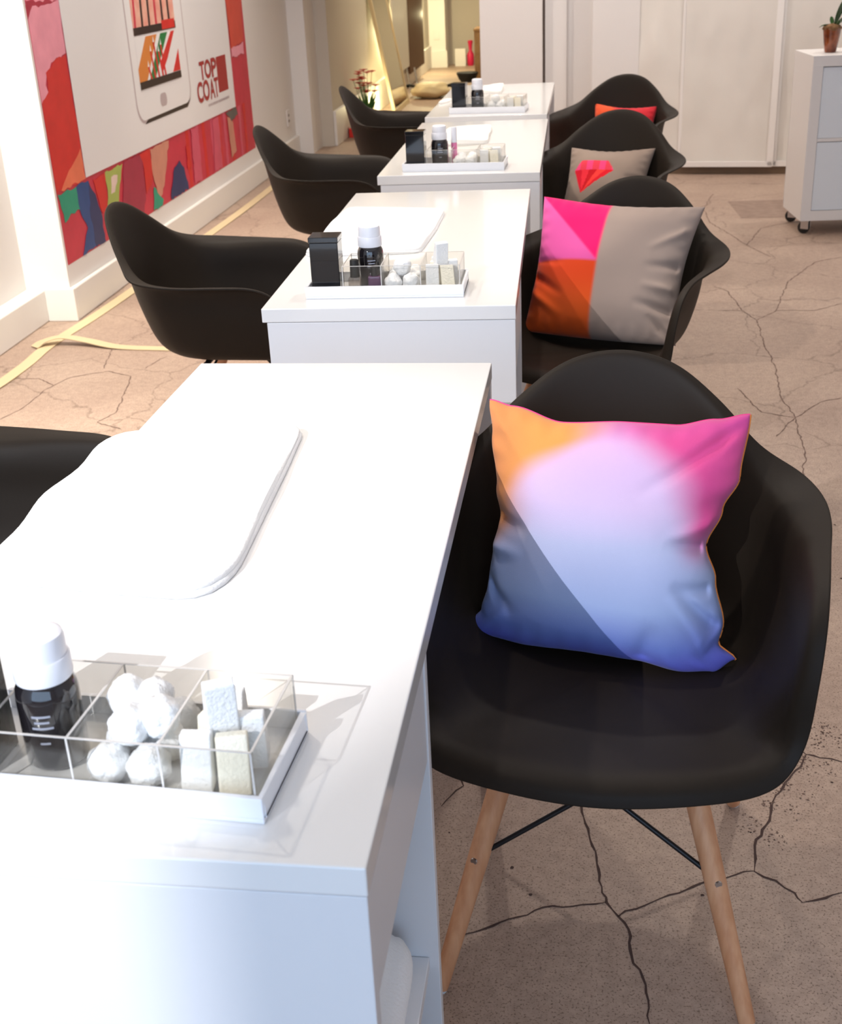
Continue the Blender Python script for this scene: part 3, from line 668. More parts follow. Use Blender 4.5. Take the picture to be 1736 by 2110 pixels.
# ------------------------------------------------------------------ cushions
def lerp3(a, b, t): return tuple(a[i]+(b[i]-a[i])*t for i in range(3))
def sstep(a, b, x):
    t = min(1, max(0, (x-a)/(b-a))); return t*t*(3-2*t)
def tab_(tb, x):
    tb = [(-1, 0)]+list(tb)+[(1, 0)]
    for (a, ya), (c, yc) in zip(tb[:-1], tb[1:]):
        if x <= c: t = (x-a)/(c-a); t = t*t*(3-2*t); return ya+(yc-ya)*t
    return 0
def cushion(name, label, TL, TR, BL, BR, colf, th=(0.075, 0.05), N=70, folds=(), pull=(0.10, 0.10, 0.10, 0.08), piping=None, seed=0, back=None, edges=None):
    """corners as seen from the front; u right, v up; pull = top, right, bottom, left edge inset"""
    TL, TR, BL, BR = map(Vector, (TL, TR, BL, BR)); c = (TL+TR+BL+BR)/4
    t = thing(name, label, 'cushion', tuple(c))
    nrm = ((TR-TL)+(BR-BL)).cross((TL-BL)+(TR-BR)).normalized()
    if nrm.y > 0: nrm = -nrm
    H = ((TL-BL).length+(TR-BR).length)/2; Wd = ((TR-TL).length+(BR-BL).length)/2
    ex = ((TR-TL)+(BR-BL)).normalized(); ez = ((TL-BL)+(TR-BR)).normalized()
    def P(u, v, side):
        p = BL*(1-u)*(1-v)/4+BR*(1+u)*(1-v)/4+TL*(1-u)*(1+v)/4+TR*(1+u)*(1+v)/4
        def bow(s): return (1-s*s)**1.0*(1-0.25*s*s)
        if edges:
            p = p - ez*(tab_(edges[0], u)*max(0, v)**2.0) - ex*(tab_(edges[1], v)*max(0, u)**2.0) + ez*(tab_(edges[2], u)*max(0, -v)**2.0) + ex*(tab_(edges[3], v)*max(0, -u)**2.0)
        else:
          p = p - ez*(pull[0]*H/2*bow(u)*max(0, v)**1.5) + ez*(pull[2]*H/2*bow(u)*max(0, -v)**1.5)
          p = p - ex*(pull[1]*Wd/2*bow(v)*max(0, u)**1.5) + ex*(pull[3]*Wd/2*bow(v)*max(0, -u)**1.5)
        e = max(0, (1-u*u))*max(0, (1-v*v)); prof = e**0.42
        d = 0
        edge = 1-(1-abs(u)**6)*(1-abs(v)**6)
        n1 = noise.noise(Vector((u*1.6+seed, v*1.6, side*3)))
        d += 0.010*n1*min(1, e*3)
        for (fu, fv, du, dv, wd, ln, am) in folds:
            a = (u-fu)*du+(v-fv)*dv; bq = -(u-fu)*dv+(v-fv)*du
            if -0.05 < a < ln: d += 1.5*am*math.exp(-(bq/wd)**2)*(1-max(0, a)/ln)*sstep(-.05, .08, a)*min(1, e*8+0.1)
        # seam puckers
        ps = math.sin(u*34+seed)*0.0018*sstep(.75, 1, abs(v))+math.sin(v*31+seed*2)*0.0018*sstep(.75, 1, abs(u))
        d += ps*min(1, e*20)
        return p+nrm*(side*(th[0] if side > 0 else th[1])*prof+(d if side > 0 else d*0.5)*(1 if e > 0 else 0)) - c
    vs = []; fs = []; cols = []
    idx = {}
    for side in (1, -1):
        for j in range(N+1):
            for i in range(N+1):
                u = math.sin((-1+2*i/N)*PI/2*.82)/math.sin(PI/2*.82); v = math.sin((-1+2*j/N)*PI/2*.82)/math.sin(PI/2*.82)
                if side == -1 and (i in (0, N) or j in (0, N)): idx[(side, i, j)] = idx[(1, i, j)]; continue
                idx[(side, i, j)] = len(vs); vs.append(tuple(P(u, v, side)))
                cc = colf((u+1)/2, (v+1)/2) if (side == 1 or back is None) else back
                cols.append((*cc, 1))
    for side in (1, -1):
        for j in range(N):
            for i in range(N):
                q = [idx[(side, i, j)], idx[(side, i+1, j)], idx[(side, i+1, j+1)], idx[(side, i, j+1)]]
                fs.append(tuple(q if side == 1 else q[::-1]))
    me = bpy.data.meshes.new('cover'); me.from_pydata(vs, [], fs); me.materials.append(M['cushion'])
    me.polygons.foreach_set('use_smooth', [True]*len(me.polygons))
    at = me.color_attributes.new('print', 'FLOAT_COLOR', 'POINT')
    for k, cc in enumerate(cols): at.data[k].color = cc
    o = bpy.data.objects.new('cover', me); COL.objects.link(o); o.parent = t
    if piping:
        loop = [P(-1+2*k/60, 1, 1) for k in range(61)]
        right = [P(1, 1-2*k/60, 1) for k in range(61)]
        MB().tube([p+nrm*-.001 for p in loop], .0016, 6).build('piping', M[piping[0]], t, smooth=True)
        MB().tube([p+nrm*-.001 for p in right], .0018, 6).build('piping', M[piping[1]], t, smooth=True)
    return t, c
M['cushion'] = vcol_mat('cushion_fabric')
S = srgb
def nz(u, v, s, k=0.0): return noise.noise(Vector((u*s, v*s, k)))
def grad_col(u, v):
    vv = v+0.05*nz(u, v, 3, 1); uu = u+0.04*nz(u, v, 4, 5)
    stops = [(0.0, S(92, 92, 200)), (0.07, S(120, 140, 215)), (0.20, S(175, 192, 236)), (0.46, S(206, 208, 240)), (0.62, S(236, 208, 242)), (0.85, S(244, 198, 240)), (1.0, S(245, 150, 225))]
    c = stops[-1][1]
    for (a, ca), (b, cb) in zip(stops[:-1], stops[1:]):
        if vv <= b: c = lerp3(ca, cb, min(1, max(0, (vv-a)/(b-a)))); break
    # orange corner, upper left
    d = math.hypot((uu-0.62)/0.62, (vv-0.38)/0.60)
    o = sstep(0.80, 0.98, d)*sstep(0.42, 0.60, v+0.25*(0.3-u))*sstep(0.58, 0.32, u)
    c = lerp3(c, S(255, 172, 92), o)
    o2 = sstep(0.26, 0.02, u)*sstep(0.36, 0.56, v)
    c = lerp3(c, S(238, 150, 95), o2*0.75)
    # magenta, upper right
    d2 = math.hypot((uu-0.42)/0.48, (vv-0.45)/0.52)
    r = sstep(0.74, 1.10, d2)*sstep(0.45, 0.75, u)*sstep(0.34, 0.55, v)
    c = lerp3(c, S(250, 92, 162), r)
    pk = sstep(0.90, 1.0, v)*sstep(0.40, 0.75, u)
    c = lerp3(c, S(240, 90, 170), pk*0.8)
    vi = sstep(0.35, 0.0, v)*sstep(0.75, 1.0, u)
    c = lerp3(c, S(120, 115, 215), vi*0.5)
    return tuple(x*0.80 for x in c)
FOLD1 = [(1.0, -0.10, -1, 0.10, .05, .45, -.016), (1.0, .12, -1, -.35, .07, .5, .012), (-1, .02, 1, -.25, .06, .45, -.018), (-1, -.22, 1, -.15, .06, .40, .012), (-1, -.55, 1, -.6, .06, .5, -.016),
         (1, .95, -.75, -.65, .06, 1.0, -.010), (1, -1, -.6, .8, .07, .7, .014), (1, -.75, -.7, .7, .05, .55, -.016), (-1, -1, .75, .65, .05, .4, .010), (.35, -1, .3, .95, .06, .35, -.010), (1, -.42, -1, .05, .05, .4, -.012), (-1, 1, .6, -.8, .06, .7, .006)]
cu1, cc1 = cushion('cushion', 'square cushion with orange, pink, lilac and blue gradient in the nearest right chair', (-0.134, 1.765, 0.785), (0.246, 1.70, 0.785), (-0.170, 1.665, 0.450), (0.232, 1.572, 0.452), grad_col,
        th=(0.085, 0.045), folds=FOLD1, pull=(0.13, 0.17, -0.04, 0.13), piping=('piping_pink', 'piping'), seed=1, N=110, back=S(235, 130, 70),
        edges=([(-.81, .008), (-.40, .028), (.08, .022), (.46, .022), (.76, .010)], [(-.88, .026), (-.72, .021), (-.36, .036), (-.09, .052), (.21, .032), (.49, .010)],
               [(-.85, -.014), (-.5, -.020), (-.1, -.018), (.3, -.020), (.62, -.028), (.85, -.022)], [(-.84, .022), (-.62, .029), (-.31, .032), (0, .038), (.27, .027), (.71, .011)]))
MB().tube([Vector((-0.150, 1.630, 0.449))-cc1, Vector((-0.158, 1.615, 0.447))-cc1, Vector((-0.163, 1.606, 0.449))-cc1], .0016, 6).build('label_tag', M['cushion_tag'], cu1)

def split_col(u, v):
    w_ = 0.012
    grey, mag, lil, org = S(158, 140, 130), S(250, 20, 105), S(222, 88, 160), S(214, 68, 26)
    org = lerp3(org, S(220, 90, 30), sstep(0.45, 0.1, v))
    tv = (u/0.46)  # diagonal from (0,1) to (.46,.5)
    diag = 1-0.5*tv
    left = lerp3(lil, mag, sstep(-w_, w_, v-diag))
    left = lerp3(org, left, sstep(-w_, w_, v-0.5))
    return lerp3(left, grey, sstep(-w_, w_, u-0.46))
FOLD2 = [(1, .05, -1, -.1, .06, .5, -.012), (1, -.3, -1, .1, .06, .5, .012), (1, -.6, -1, .2, .06, .6, -.014), (-1, -.2, 1, -.6, .06, .7, -.014), (-1, -.45, .8, -.5, .06, .6, .012), (-1, 0, 1, -.1, .05, .5, -.008), (1, -1, -.7, .7, .05, .5, -.016), (1, .6, -.8, -.6, .06, .6, .01)]
cushion('cushion', 'square cushion with pink, lilac, orange and grey colour blocks in the second right chair', (-0.098, 3.43, 0.782), (0.325, 3.31, 0.768), (-0.150, 3.265, 0.450), (0.250, 3.125, 0.448), split_col,
        th=(0.085, 0.04), folds=FOLD2, pull=(0.09, 0.10, -0.02, 0.07), seed=4, N=120, back=S(150, 132, 122))
def gem_col(u, v):
    grey = S(150, 131, 118)
    gu, gv = (u-0.375)/0.255, (v-0.575)/0.25   # gem centred
    top, bot = 0.30*2.0, -0.95
    inside = False
    if gv < 0: gu = (gu-0.38*gv)
    if gv > 0: inside = abs(gu) < 1-0.55*gv and gv < 0.60
    else: inside = abs(gu) < 1+gv/1.28 and gv > -1.28
    if not inside: return grey
    if gv > 0: return S(238, 70, 125) if (int((gu+2)*3.1) % 2) else S(232, 60, 80)
    a = gu/(1+gv/1.28+1e-3)
    return [S(215, 20, 45), S(240, 45, 60), S(205, 15, 30), S(245, 60, 55), S(225, 25, 40)][min(4, max(0, int((a+1)/2*5)))]
cushion('cushion', 'grey cushion printed with a red faceted gem in the third right chair', (-0.035, 4.93, 0.690), (0.280, 4.83, 0.694), (-0.075, 4.76, 0.455), (0.225, 4.66, 0.452), gem_col,
        th=(0.075, 0.04), folds=FOLD2[:3], pull=(0.16, 0.10, 0.08, 0.07), seed=8, N=110, back=S(145, 127, 115))
def red_col(u, v):
    return lerp3(S(226, 82, 40), S(206, 40, 52), sstep(-.08, .08, u-0.42+0.5*(v-0.8)))
cushion('cushion', 'red and orange cushion in the farthest right chair, mostly hidden', (0.068, 6.33, 0.692), (0.362, 6.20, 0.684), (0.045, 6.16, 0.455), (0.33, 6.04, 0.452), red_col,
        th=(0.07, 0.04), folds=(), pull=(0.18, 0.10, 0.08, 0.07), seed=11, N=50, back=S(200, 45, 45))

# ------------------------------------------------------------------ trays and what stands in them
TR_L, TR_D = 0.340, 0.138
def local(k):
    FLx, FLy, FRx, FRy = k; r = math.atan2(FRy-FLy, FRx-FLx)
    def f(u, v, z=0): return (FLx+u*math.cos(r)-v*math.sin(r), FLy+u*math.sin(r)+v*math.cos(r), T_+z)
    return f, r
def make_tray():
    t = thing('tray', 'x', 'tray', group='white trays on the desks')
    MB().box(0, TR_L, 0, TR_D, 0, .005).build('tray_base', M['tray'], t, bevel=0.001)
    b = MB()
    b.box(0, TR_L, 0, .005, .005, .026).box(0, TR_L, TR_D-.005, TR_D, .005, .026).box(0, .005, .005, TR_D-.005, .005, .026).box(TR_L-.005, TR_L, .005, TR_D-.005, .005, .026)
    b.build('tray_rim', M['tray'], t, bevel=0.0012); return t
def make_box():
    t = thing('tall_box', 'x', 'box', group='tall black boxes')
    MB().box(0, .062, 0, .055, 0, .110).build('box_body', M['black_gloss'], t, bevel=0.0015)
    l = MB().box(-.0012, .0632, -.0012, .0562, .1105, .122).build('lid', M['black_gloss'], t, bevel=0.0015)
    return t
OW, OD, OH = 0.253, 0.124, 0.062
def make_org():
    t = thing('acrylic_organizer', 'x', 'organizer', group='clear organizers')
    k = .0026
    MB().box(0, OW, 0, OD, 0, k).build('organizer_base', M['acrylic'], t)
    for y in (0, OD-k): MB().box(0, OW, y, y+k, k+.0002, OH).build('organizer_wall', M['acrylic'], t, bevel=0.0005)
    for x in (0, OW-k): MB().box(x, x+k, k+.0002, OD-k-.0002, k+.0002, OH).build('organizer_wall', M['acrylic'], t, bevel=0.0005)
    for x in (OW/3, 2*OW/3): MB().box(x-k/2, x+k/2, k+.0002, OD-k-.0002, k+.0002, OH-.001).build('organizer_divider', M['acrylic'], t, bevel=0.0005)
    ed = MB(); g = .0011
    for y in (k/2, OD-k/2): ed.box(.001, OW-.001, y-g, y+g, OH+.0001, OH+.0008)
    for x in (k/2, OW/3, 2*OW/3, OW-k/2): ed.box(x-g, x+g, k, OD-k, OH-.0002, OH+.0006)
    for x in (k/2, OW/3, 2*OW/3, OW-k/2):
        for y in (-.0002, OD-.0003): ed.box(x-g*.8, x+g*.8, y, y+.0005, .001, OH)
    ed.build('polished_edge', M['acrylic_edge'], t)
    return t
def make_bottle():
    t = thing('pump_bottle', 'x', 'bottle', group='pump bottles')
    MB().lathe([(.0, 0), (.026, 0), (.0285, .003), (.0285, .070), (.0275, .078), (.0235, .086), (.019, .090), (0, .090)], n=40).build('bottle_body', M['dark_glass'], t, smooth=True, autosmooth=40)
    MB().lathe([(0, .0862), (.0255, .0862), (.0262, .088), (.0262, .106), (.0252, .108), (0, .108)], n=40).build('collar', M['white_plastic'], t, smooth=True, autosmooth=40)
    MB().lathe([(0, .1082), (.0238, .1082), (.0238, .124), (.0225, .129), (.018, .1315), (.008, .130), (0, .130)], n=40).build('pump_top', M['white_plastic'], t, smooth=True, autosmooth=40)
    lb = MB()
    for k, (zz, hw) in enumerate([(.058, .30), (.052, .24), (.046, .34), (.030, .16)]):
        vs = []; n = 8
        for i in range(n+1):
            a = -PI/2-hw+2*hw*i/n
            for z in (zz, zz+.0022): vs.append((.0288*math.cos(a), .0288*math.sin(a), z))
        lb.add(vs, [(2*i, 2*i+2, 2*i+3, 2*i+1) for i in range(n)])
    lb.build('label_print', M['label_grey'], t)
    return t
def blob(r, seed, flat_=1.0):
    mb = MB(); n1, n2 = 30, 20; vs = []
    for j in range(n2+1):
        th = PI*j/n2
        for i in range(n1):
            a = 2*PI*i/n1; d = Vector((math.sin(th)*math.cos(a), math.sin(th)*math.sin(a), math.cos(th)))
            rr = r*(1+0.16*noise.noise(d*1.8+Vector((seed, 0, 0)))+0.05*noise.noise(d*6+Vector((seed, 0, 0))))
            vs.append(tuple(Vector((d.x, d.y, d.z*flat_))*rr))
    fs = [(j*n1+i, j*n1+(i+1) % n1, (j+1)*n1+(i+1) % n1, (j+1)*n1+i) for j in range(n2) for i in range(n1)]
    return mb.add(vs, fs)
cot = [blob(.0192, s*7.3).build('cotton_ball', M['cotton'], smooth=True) for s in range(4)]
cot_first = [True]*4
def cotton(pos, k, label, group):
    s = cot[k % 4]
    if cot_first[k % 4]: cot_first[k % 4] = False; o = s
    else: o = s.copy(); COL.objects.link(o)
    o.location = pos; o.rotation_euler = (k*1.3, k*.7, k*2.1); tag(o, label, 'cotton ball', group)
def wedge_mb(w_=.030, d=.020, h=.045): 
    return MB().add([(0,0,0),(w_,0,0),(w_,d,0),(0,d,0),(0,d*.55,h),(w_,d*.55,h),(w_,d,h),(0,d,h)], [(0,3,2,1),(4,5,6,7),(0,1,5,4),(1,2,6,5),(2,3,7,6),(3,0,4,7)])
SETS = [((-0.601, 0.838, -0.262, 0.813), 'nearest'), ((-0.583, 2.534, -0.243, 2.5375), 'second'), ((-0.590, 4.148, -0.2444, 4.136), 'third'), ((-0.5855, 5.681, -0.2447, 5.650), 'farthest')]
tray0, box0, org0, bot0 = make_tray(), make_box(), make_org(), make_bottle()
EXTRA = {'nearest': 'holding the most cotton', 'second': 'with two small polish bottles', 'third': 'with a pink tube', 'farthest': 'at the far end of the row'}
for i, (k, nm) in enumerate(SETS):
    f, r = local(k)
    tr = tray0 if i == 0 else copy_tree(tray0)
    tr.location = f(0, 0, .0003); tr.rotation_euler = (0, 0, r); tr['label'] = 'low white rectangular tray on the %s desk, %s' % (nm, EXTRA[nm])
    bx = box0 if i == 0 else copy_tree(box0)
    bx.location = f(.010, .022, .0055); bx.rotation_euler = (0, 0, r); bx['label'] = 'tall glossy black box standing in the tray on the %s desk' % nm
    og = org0 if i == 0 else copy_tree(org0)
    ox = 0.080
    og.location = f(ox, .007, .0055); og.rotation_euler = (0, 0, r); og['label'] = 'clear three-compartment acrylic organizer on the %s desk' % nm
    bo = bot0 if i == 0 else copy_tree(bot0)
    bu, bv = (.1215, .062) if i == 0 else ((.132, .084) if i == 1 else (.118, .07))
    bo.location = f(bu, bv, .0086); bo.rotation_euler = (0, 0, r+.2); bo['label'] = 'black bottle with white pump cap in the organizer on the %s desk' % nm
    rnd = random.Random(i+20)
    POS = ['front left', 'front right', 'middle left', 'middle right', 'back left', 'back right', 'front of the upper layer', 'back of the upper layer', 'left of the upper layer', 'right of the upper layer']
    grp = 'cotton balls on the %s desk' % nm
    c0 = ox+OW/3
    spots = [(.022, .028, .026), (.061, .026, .027), (.024, .066, .026), (.061, .064, .026), (.022, .101, .026), (.061, .100, .027), (.040, .045, .056), (.045, .085, .057), (.022, .082, .060), (.063, .055, .060)]
    cnt = [10, 7, 6, 7][i]
    for q, (a, b_, c_) in enumerate(spots[:cnt]):
        cotton(f(c0+a, .007+b_, c_), q+i*3, 'white cotton ball, %s, middle compartment, %s desk organizer' % (POS[q], nm), grp)
    c1 = ox+2*OW/3
    wl = [(.010, .012, 0, 'sponge_w', 0.0, .1), (.046, .010, 0, 'sponge', -.15, .3), (.012, .048, 0, 'sponge', .1, -.3), (.048, .052, 0, 'sponge_w', .2, .2), (.014, .086, 0, 'sponge_w', .0, .0), (.030, .040, .040, 'sponge_w', .35, .5)]
    for q, (a, b_, c_, mm, tx, tz) in enumerate(wl[:[6, 6, 5, 4][i]]):
        o = wedge_mb(.028, .024, .052).build('makeup_sponge', M[mm], bevel=.0015)
        o.location = f(c1+a, .007+b_, .010+c_); o.rotation_euler = (tx, 0, r+tz)
        col = 'white' if mm == 'sponge_w' else 'cream'
        tag(o, '%s foam wedge at the %s of the right compartment, organizer on the %s desk' % (col, ['front left', 'front right', 'middle left', 'middle right', 'back', 'very top'][q], nm), 'sponge', '%s foam wedges on the %s desk' % (col, nm))
f, r = local(SETS[1][0])
t = thing('nail_polish', 'clear polish bottle with a black cap, in the second desk organizer', 'nail polish', f(.105, .026, .0086), r)
MB().box(-.014, .014, -.010, .010, 0, .032).build('glass_bottle', M['clear_glass'], t, bevel=.003, seg=3)
MB().lathe([(0, .0325), (.0105, .0325), (.0095, .068), (.008, .070), (0, .070)], n=24).build('cap', M['black_matte'], t, smooth=True, autosmooth=40)
t = thing('nail_polish', 'purple polish bottle in the second desk organizer, before the pump bottle', 'nail polish', f(.147, .030, .0086), r)
MB().box(-.014, .014, -.010, .010, 0, .034).build('glass_bottle', M['purple'], t, bevel=.004, seg=3)
MB().lathe([(0, .0345), (.0085, .0345), (.0080, .052), (0, .052)], n=24).build('cap', M['black_matte'], t, smooth=True, autosmooth=40)
f, r = local(SETS[2][0])
t = thing('gloss_tube', 'pink tube with a tall white cap, beside the pump bottle on the third desk', 'cosmetic tube', f(.163, .10, .0086), r)
MB().lathe([(0, 0), (.0095, 0), (.010, .002), (.010, .070), (0, .070)], n=24).build('tube_body', M['pink'], t, smooth=True, autosmooth=40)
MB().lathe([(0, .0705), (.0105, .0705), (.0100, .118), (.009, .120), (0, .120)], n=24).build('cap', M['white_plastic'], t, smooth=True, autosmooth=40)

# ------------------------------------------------------------------ towels on the desks
def towel(name, outline, label, cat='towel', layers=2, th=.006, m='towel', seed=0, wav=.003, z=T_):
    """outline: closed polygon (x, y), smoothed; stacked folded layers"""
    t = thing(name, label, cat, (outline[0][0], outline[0][1], z)) if layers > 1 else None
    obs = []
    ox, oy = outline[0]
    for l in range(layers):
        P = [Vector((x-ox, y-oy, 0)) for x, y in outline]; c = sum(P, Vector())/len(P)
        n = len(P); loop = []
        for i in range(n):
            a, b = P[i], P[(i+1) % n]; mseg = max(1, int((b-a).length/.02))
            for k in range(mseg): loop.append(a.lerp(b, k/mseg))
        for _ in range(2): loop = [(loop[i-1]+loop[i]*2+loop[(i+1) % len(loop)])/4 for i in range(len(loop))]
        loop = [c+(p-c)*(1-.012*l+.010*noise.noise(p*7+Vector((seed+l*3, 0, 0)))) for p in loop]
        vs = []; fs = []; N = len(loop); rad = [1.0, 1.006, 1.006, .995, .93, .75, .5, .25]
        zs = [0, .25, .75, 1, 1, 1, 1, 1]
        for q, (rr, zz) in enumerate(zip(rad, zs)):
            for p in loop:
                w_ = c+(p-c)*rr; h = wav*noise.noise(Vector((w_.x*6, w_.y*6, seed)))*(1 if q >= 3 else 0)
                vs.append((w_.x, w_.y, l*th*1.02+zz*th+h*(.4+l)+ (abs(wav)*.5 if q >= 3 else 0)))
        for q in range(len(rad)-1):
            for k in range(N): fs.append((q*N+k, q*N+(k+1) % N, (q+1)*N+(k+1) % N, (q+1)*N+k))
        vs.append((c.x, c.y, l*th*1.02+th+abs(wav)*.5)); ci = len(vs)-1
        for k in range(N): fs.append(((len(rad)-1)*N+k, (len(rad)-1)*N+(k+1) % N, ci))
        fs.append(tuple(reversed(range(N))))
        o = MB().add(vs, fs).build('folded_layer' if layers > 1 else name, M[m], t, smooth=True, autosmooth=60)
        if layers == 1: o.location = (ox, oy, z); tag(o, label, cat)
        obs.append(o)
    return t or obs[0]
towel('towel', [(-0.712, 1.235), (-0.56, 1.215), (-0.44, 1.200), (-0.418, 1.215), (-0.405, 1.27), (-0.412, 1.5), (-0.422, 1.745), (-0.56, 1.73), (-0.70, 1.71), (-0.722, 1.65), (-0.715, 1.56), (-0.735, 1.47), (-0.72, 1.36), (-0.725, 1.28)],
      'large folded white towel lying on the nearest desk', layers=2, th=.007, seed=1)
towel('towel', [(-0.672, 2.93), (-0.52, 2.94), (-0.385, 2.95), (-0.375, 3.2), (-0.375, 3.45), (-0.52, 3.49), (-0.66, 3.50), (-0.672, 3.3), (-0.665, 3.1)],
      'folded white towel lying on the second desk behind the tray', layers=2, th=.006, seed=2)
towel('paper_towel', [(-0.54, 4.72), (-0.44, 4.70), (-0.345, 4.74), (-0.352, 4.9), (-0.355, 5.12), (-0.44, 5.10), (-0.53, 5.13), (-0.548, 4.92)],
      'crumpled pale tissue sheets on the third desk', 'tissue', layers=2, th=.005, m='tissue', seed=3, wav=.012)
towel('paper_towel', [(-0.50, 6.45), (-0.40, 6.43), (-0.395, 6.6), (-0.405, 6.73), (-0.505, 6.71)],
      'crumpled pale tissue at the back of the farthest desk', 'tissue', layers=2, th=.006, m='tissue', seed=4, wav=.014)
towel('paper_towel', [(-0.675, 6.04), (-0.63, 6.10), (-0.62, 6.22), (-0.65, 6.24), (-0.672, 6.15)],
      'small cream tissue on the left edge of the farthest desk', 'tissue', layers=1, th=.006, m='tissue', seed=5, wav=.006)
# rolled towels on the shelf of the nearest desk
for q, (x, z, rr, lab) in enumerate([(-0.222, 0.315, .036, 'white rolled towel at the front edge of the open shelf, nearest desk'),
                                     (-0.302, 0.319, .040, 'white rolled towel lying behind the front roll on the nearest desk shelf'),
                                     (-0.258, 0.379, .034, 'white rolled towel topmost of the stack on the nearest desk shelf')]):
    vs = []; fs = []; n = 40; K = 24
    for k in range(K+1):
        yy = -.155+.31*k/K; en = 1-.35*abs(yy/.155)**10
        for i in range(n):
            a = 2*PI*i/n
            r2 = rr*(.97+.06*noise.noise(Vector((math.cos(a)*2+q, math.sin(a)*2, yy*5+q)))+.015*noise.noise(Vector((math.cos(a)*9, math.sin(a)*9, yy*60)))-.06*math.exp(-((a-1.1-q*.5)/.12)**2)-.05*math.exp(-((a-5.9)/.12)**2))*en
            vs.append((r2*math.cos(a), yy, r2*math.sin(a)))
    for k in range(K):
        for i in range(n): fs.append((k*n+i, k*n+(i+1) % n, (k+1)*n+(i+1) % n, (k+1)*n+i))
    fs += [tuple(range(n)), tuple(K*n+i for i in range(n))]
    o = MB().add(vs, fs).build('rolled_towel', M['towel'], smooth=True, autosmooth=60); o.location = (x, 0.955, z)
    tag(o, lab, 'towel', 'rolled towels on the shelf')

# ------------------------------------------------------------------ rolling cabinet and plant
cb = thing('rolling_cabinet', 'white cube cabinet on black casters at the right edge', 'cabinet', (1.1079, 6.443, 0), 0.072)
HC = 0.075; a_, d_ = .79, .39
MB().box(0, a_, 0, d_, HC, HC+.05).box(0, a_, 0, d_, HC+.74, HC+.79).box(0, .05, 0, d_, HC+.05, HC+.74).box(a_-.05, a_, 0, d_, HC+.05, HC+.74).box(.05, a_-.05, 0.005, d_, HC+.387, HC+.403).box(.387, .403, .005, d_, HC+.05, HC+.74).box(.05, a_-.05, d_-.01, d_, HC+.05, HC+.74).build('carcass', M['cab_white'], cb, bevel=.0015)
for ix in (0, 1):
    for iz in (0, 1):
        x0 = .052+ix*.352; z0 = HC+.052+iz*.352
        MB().box(x0, x0+.332, .006, .020, z0, z0+.332).build('cabinet_door', M['cab_door'], cb, bevel=.0015)
for x, y in ((.05, .05), (.74, .05), (.05, .34), (.74, .34)):
    c = MB()
    c.box(-.022, .022, -.022, .022, HC-.004, HC-.0005).box(-.014, -.011, -.012, .030, .026, HC-.004).box(.011, .014, -.012, .030, .026, HC-.004)
    o = c.build('caster_fork', M['steel'], cb, loc=(x, y, 0), rot=(0, 0, .9), bevel=.001)
    MB().lathe([(0, -.009), (.022, -.009), (.0300, -.006), (.0315, 0), (.0300, .006), (.022, .009), (0, .009)], cx=.018, cy=.0318, n=28, axis='x').build('caster_wheel', M['rubber'], o, smooth=True, autosmooth=40)
pp = thing('potted_plant', 'small amber pot with mossy plant on the rolling cabinet', 'potted plant', (1.214, 6.62, HC+.7905))
MB().lathe([(0, 0), (.026, 0), (.028, .004), (.030, .014), (.036, .050), (.044, .108), (.046, .112), (.043, .112), (.040, .104), (0, .100)], n=36).build('pot', M['pot_glass'], pp, smooth=True, autosmooth=40)
mb = blob(.046, 5.5, .42); mb.build('moss', M['moss'], pp, smooth=True, loc=(0, 0, .112))
def leaf(mb, base, direction, length, width, droop=.3, n=10, mi=0):
    d = Vector(direction).normalized(); s = d.cross(Vector((0, 0, 1))); s = (s if s.length > .01 else Vector((1, 0, 0))).normalized(); vs = []; fs = []
    for i in range(n+1):
        t = i/n; p = Vector(base)+d*length*t+Vector((0, 0, -droop*length*t*t)); ww = width*math.sin(PI*min(1, t*.92+.06))**.8/2
        q = Vector((0, 0, .12*ww)); vs += [tuple(p-s*ww+q*2), tuple(p-Vector((0, 0, .15*ww))), tuple(p+s*ww+q*2)]
        vs += [tuple(p-s*ww+q*2-Vector((0, 0, .0012))), tuple(p-Vector((0, 0, .15*ww+.0012))), tuple(p+s*ww+q*2-Vector((0, 0, .0012)))]
    for i in range(n):
        a = 6*i
        fs += [(a, a+1, a+7, a+6), (a+1, a+2, a+8, a+7), (a+3, a+9, a+10, a+4), (a+4, a+10, a+11, a+5)]
    mb.add(vs, fs, mi)
for b_, dr, ln, wd, dp in [((0, 0, .12), (-.9, -.2, .45), .075, .020, .5), ((.01, 0, .12), (.25, -.3, 1.0), .17, .045, .1), ((.01, .01, .12), (.9, .1, .8), .16, .045, .4), ((0, 0, .12), (-.1, .4, 1), .06, .022, .2), ((.02, -.01, .12), (.5, -.6, .9), .13, .04, .4)]:
    m_ = MB(); leaf(m_, b_, dr, ln, wd, dp); m_.build('leaf', M['leaf'], pp, smooth=True)

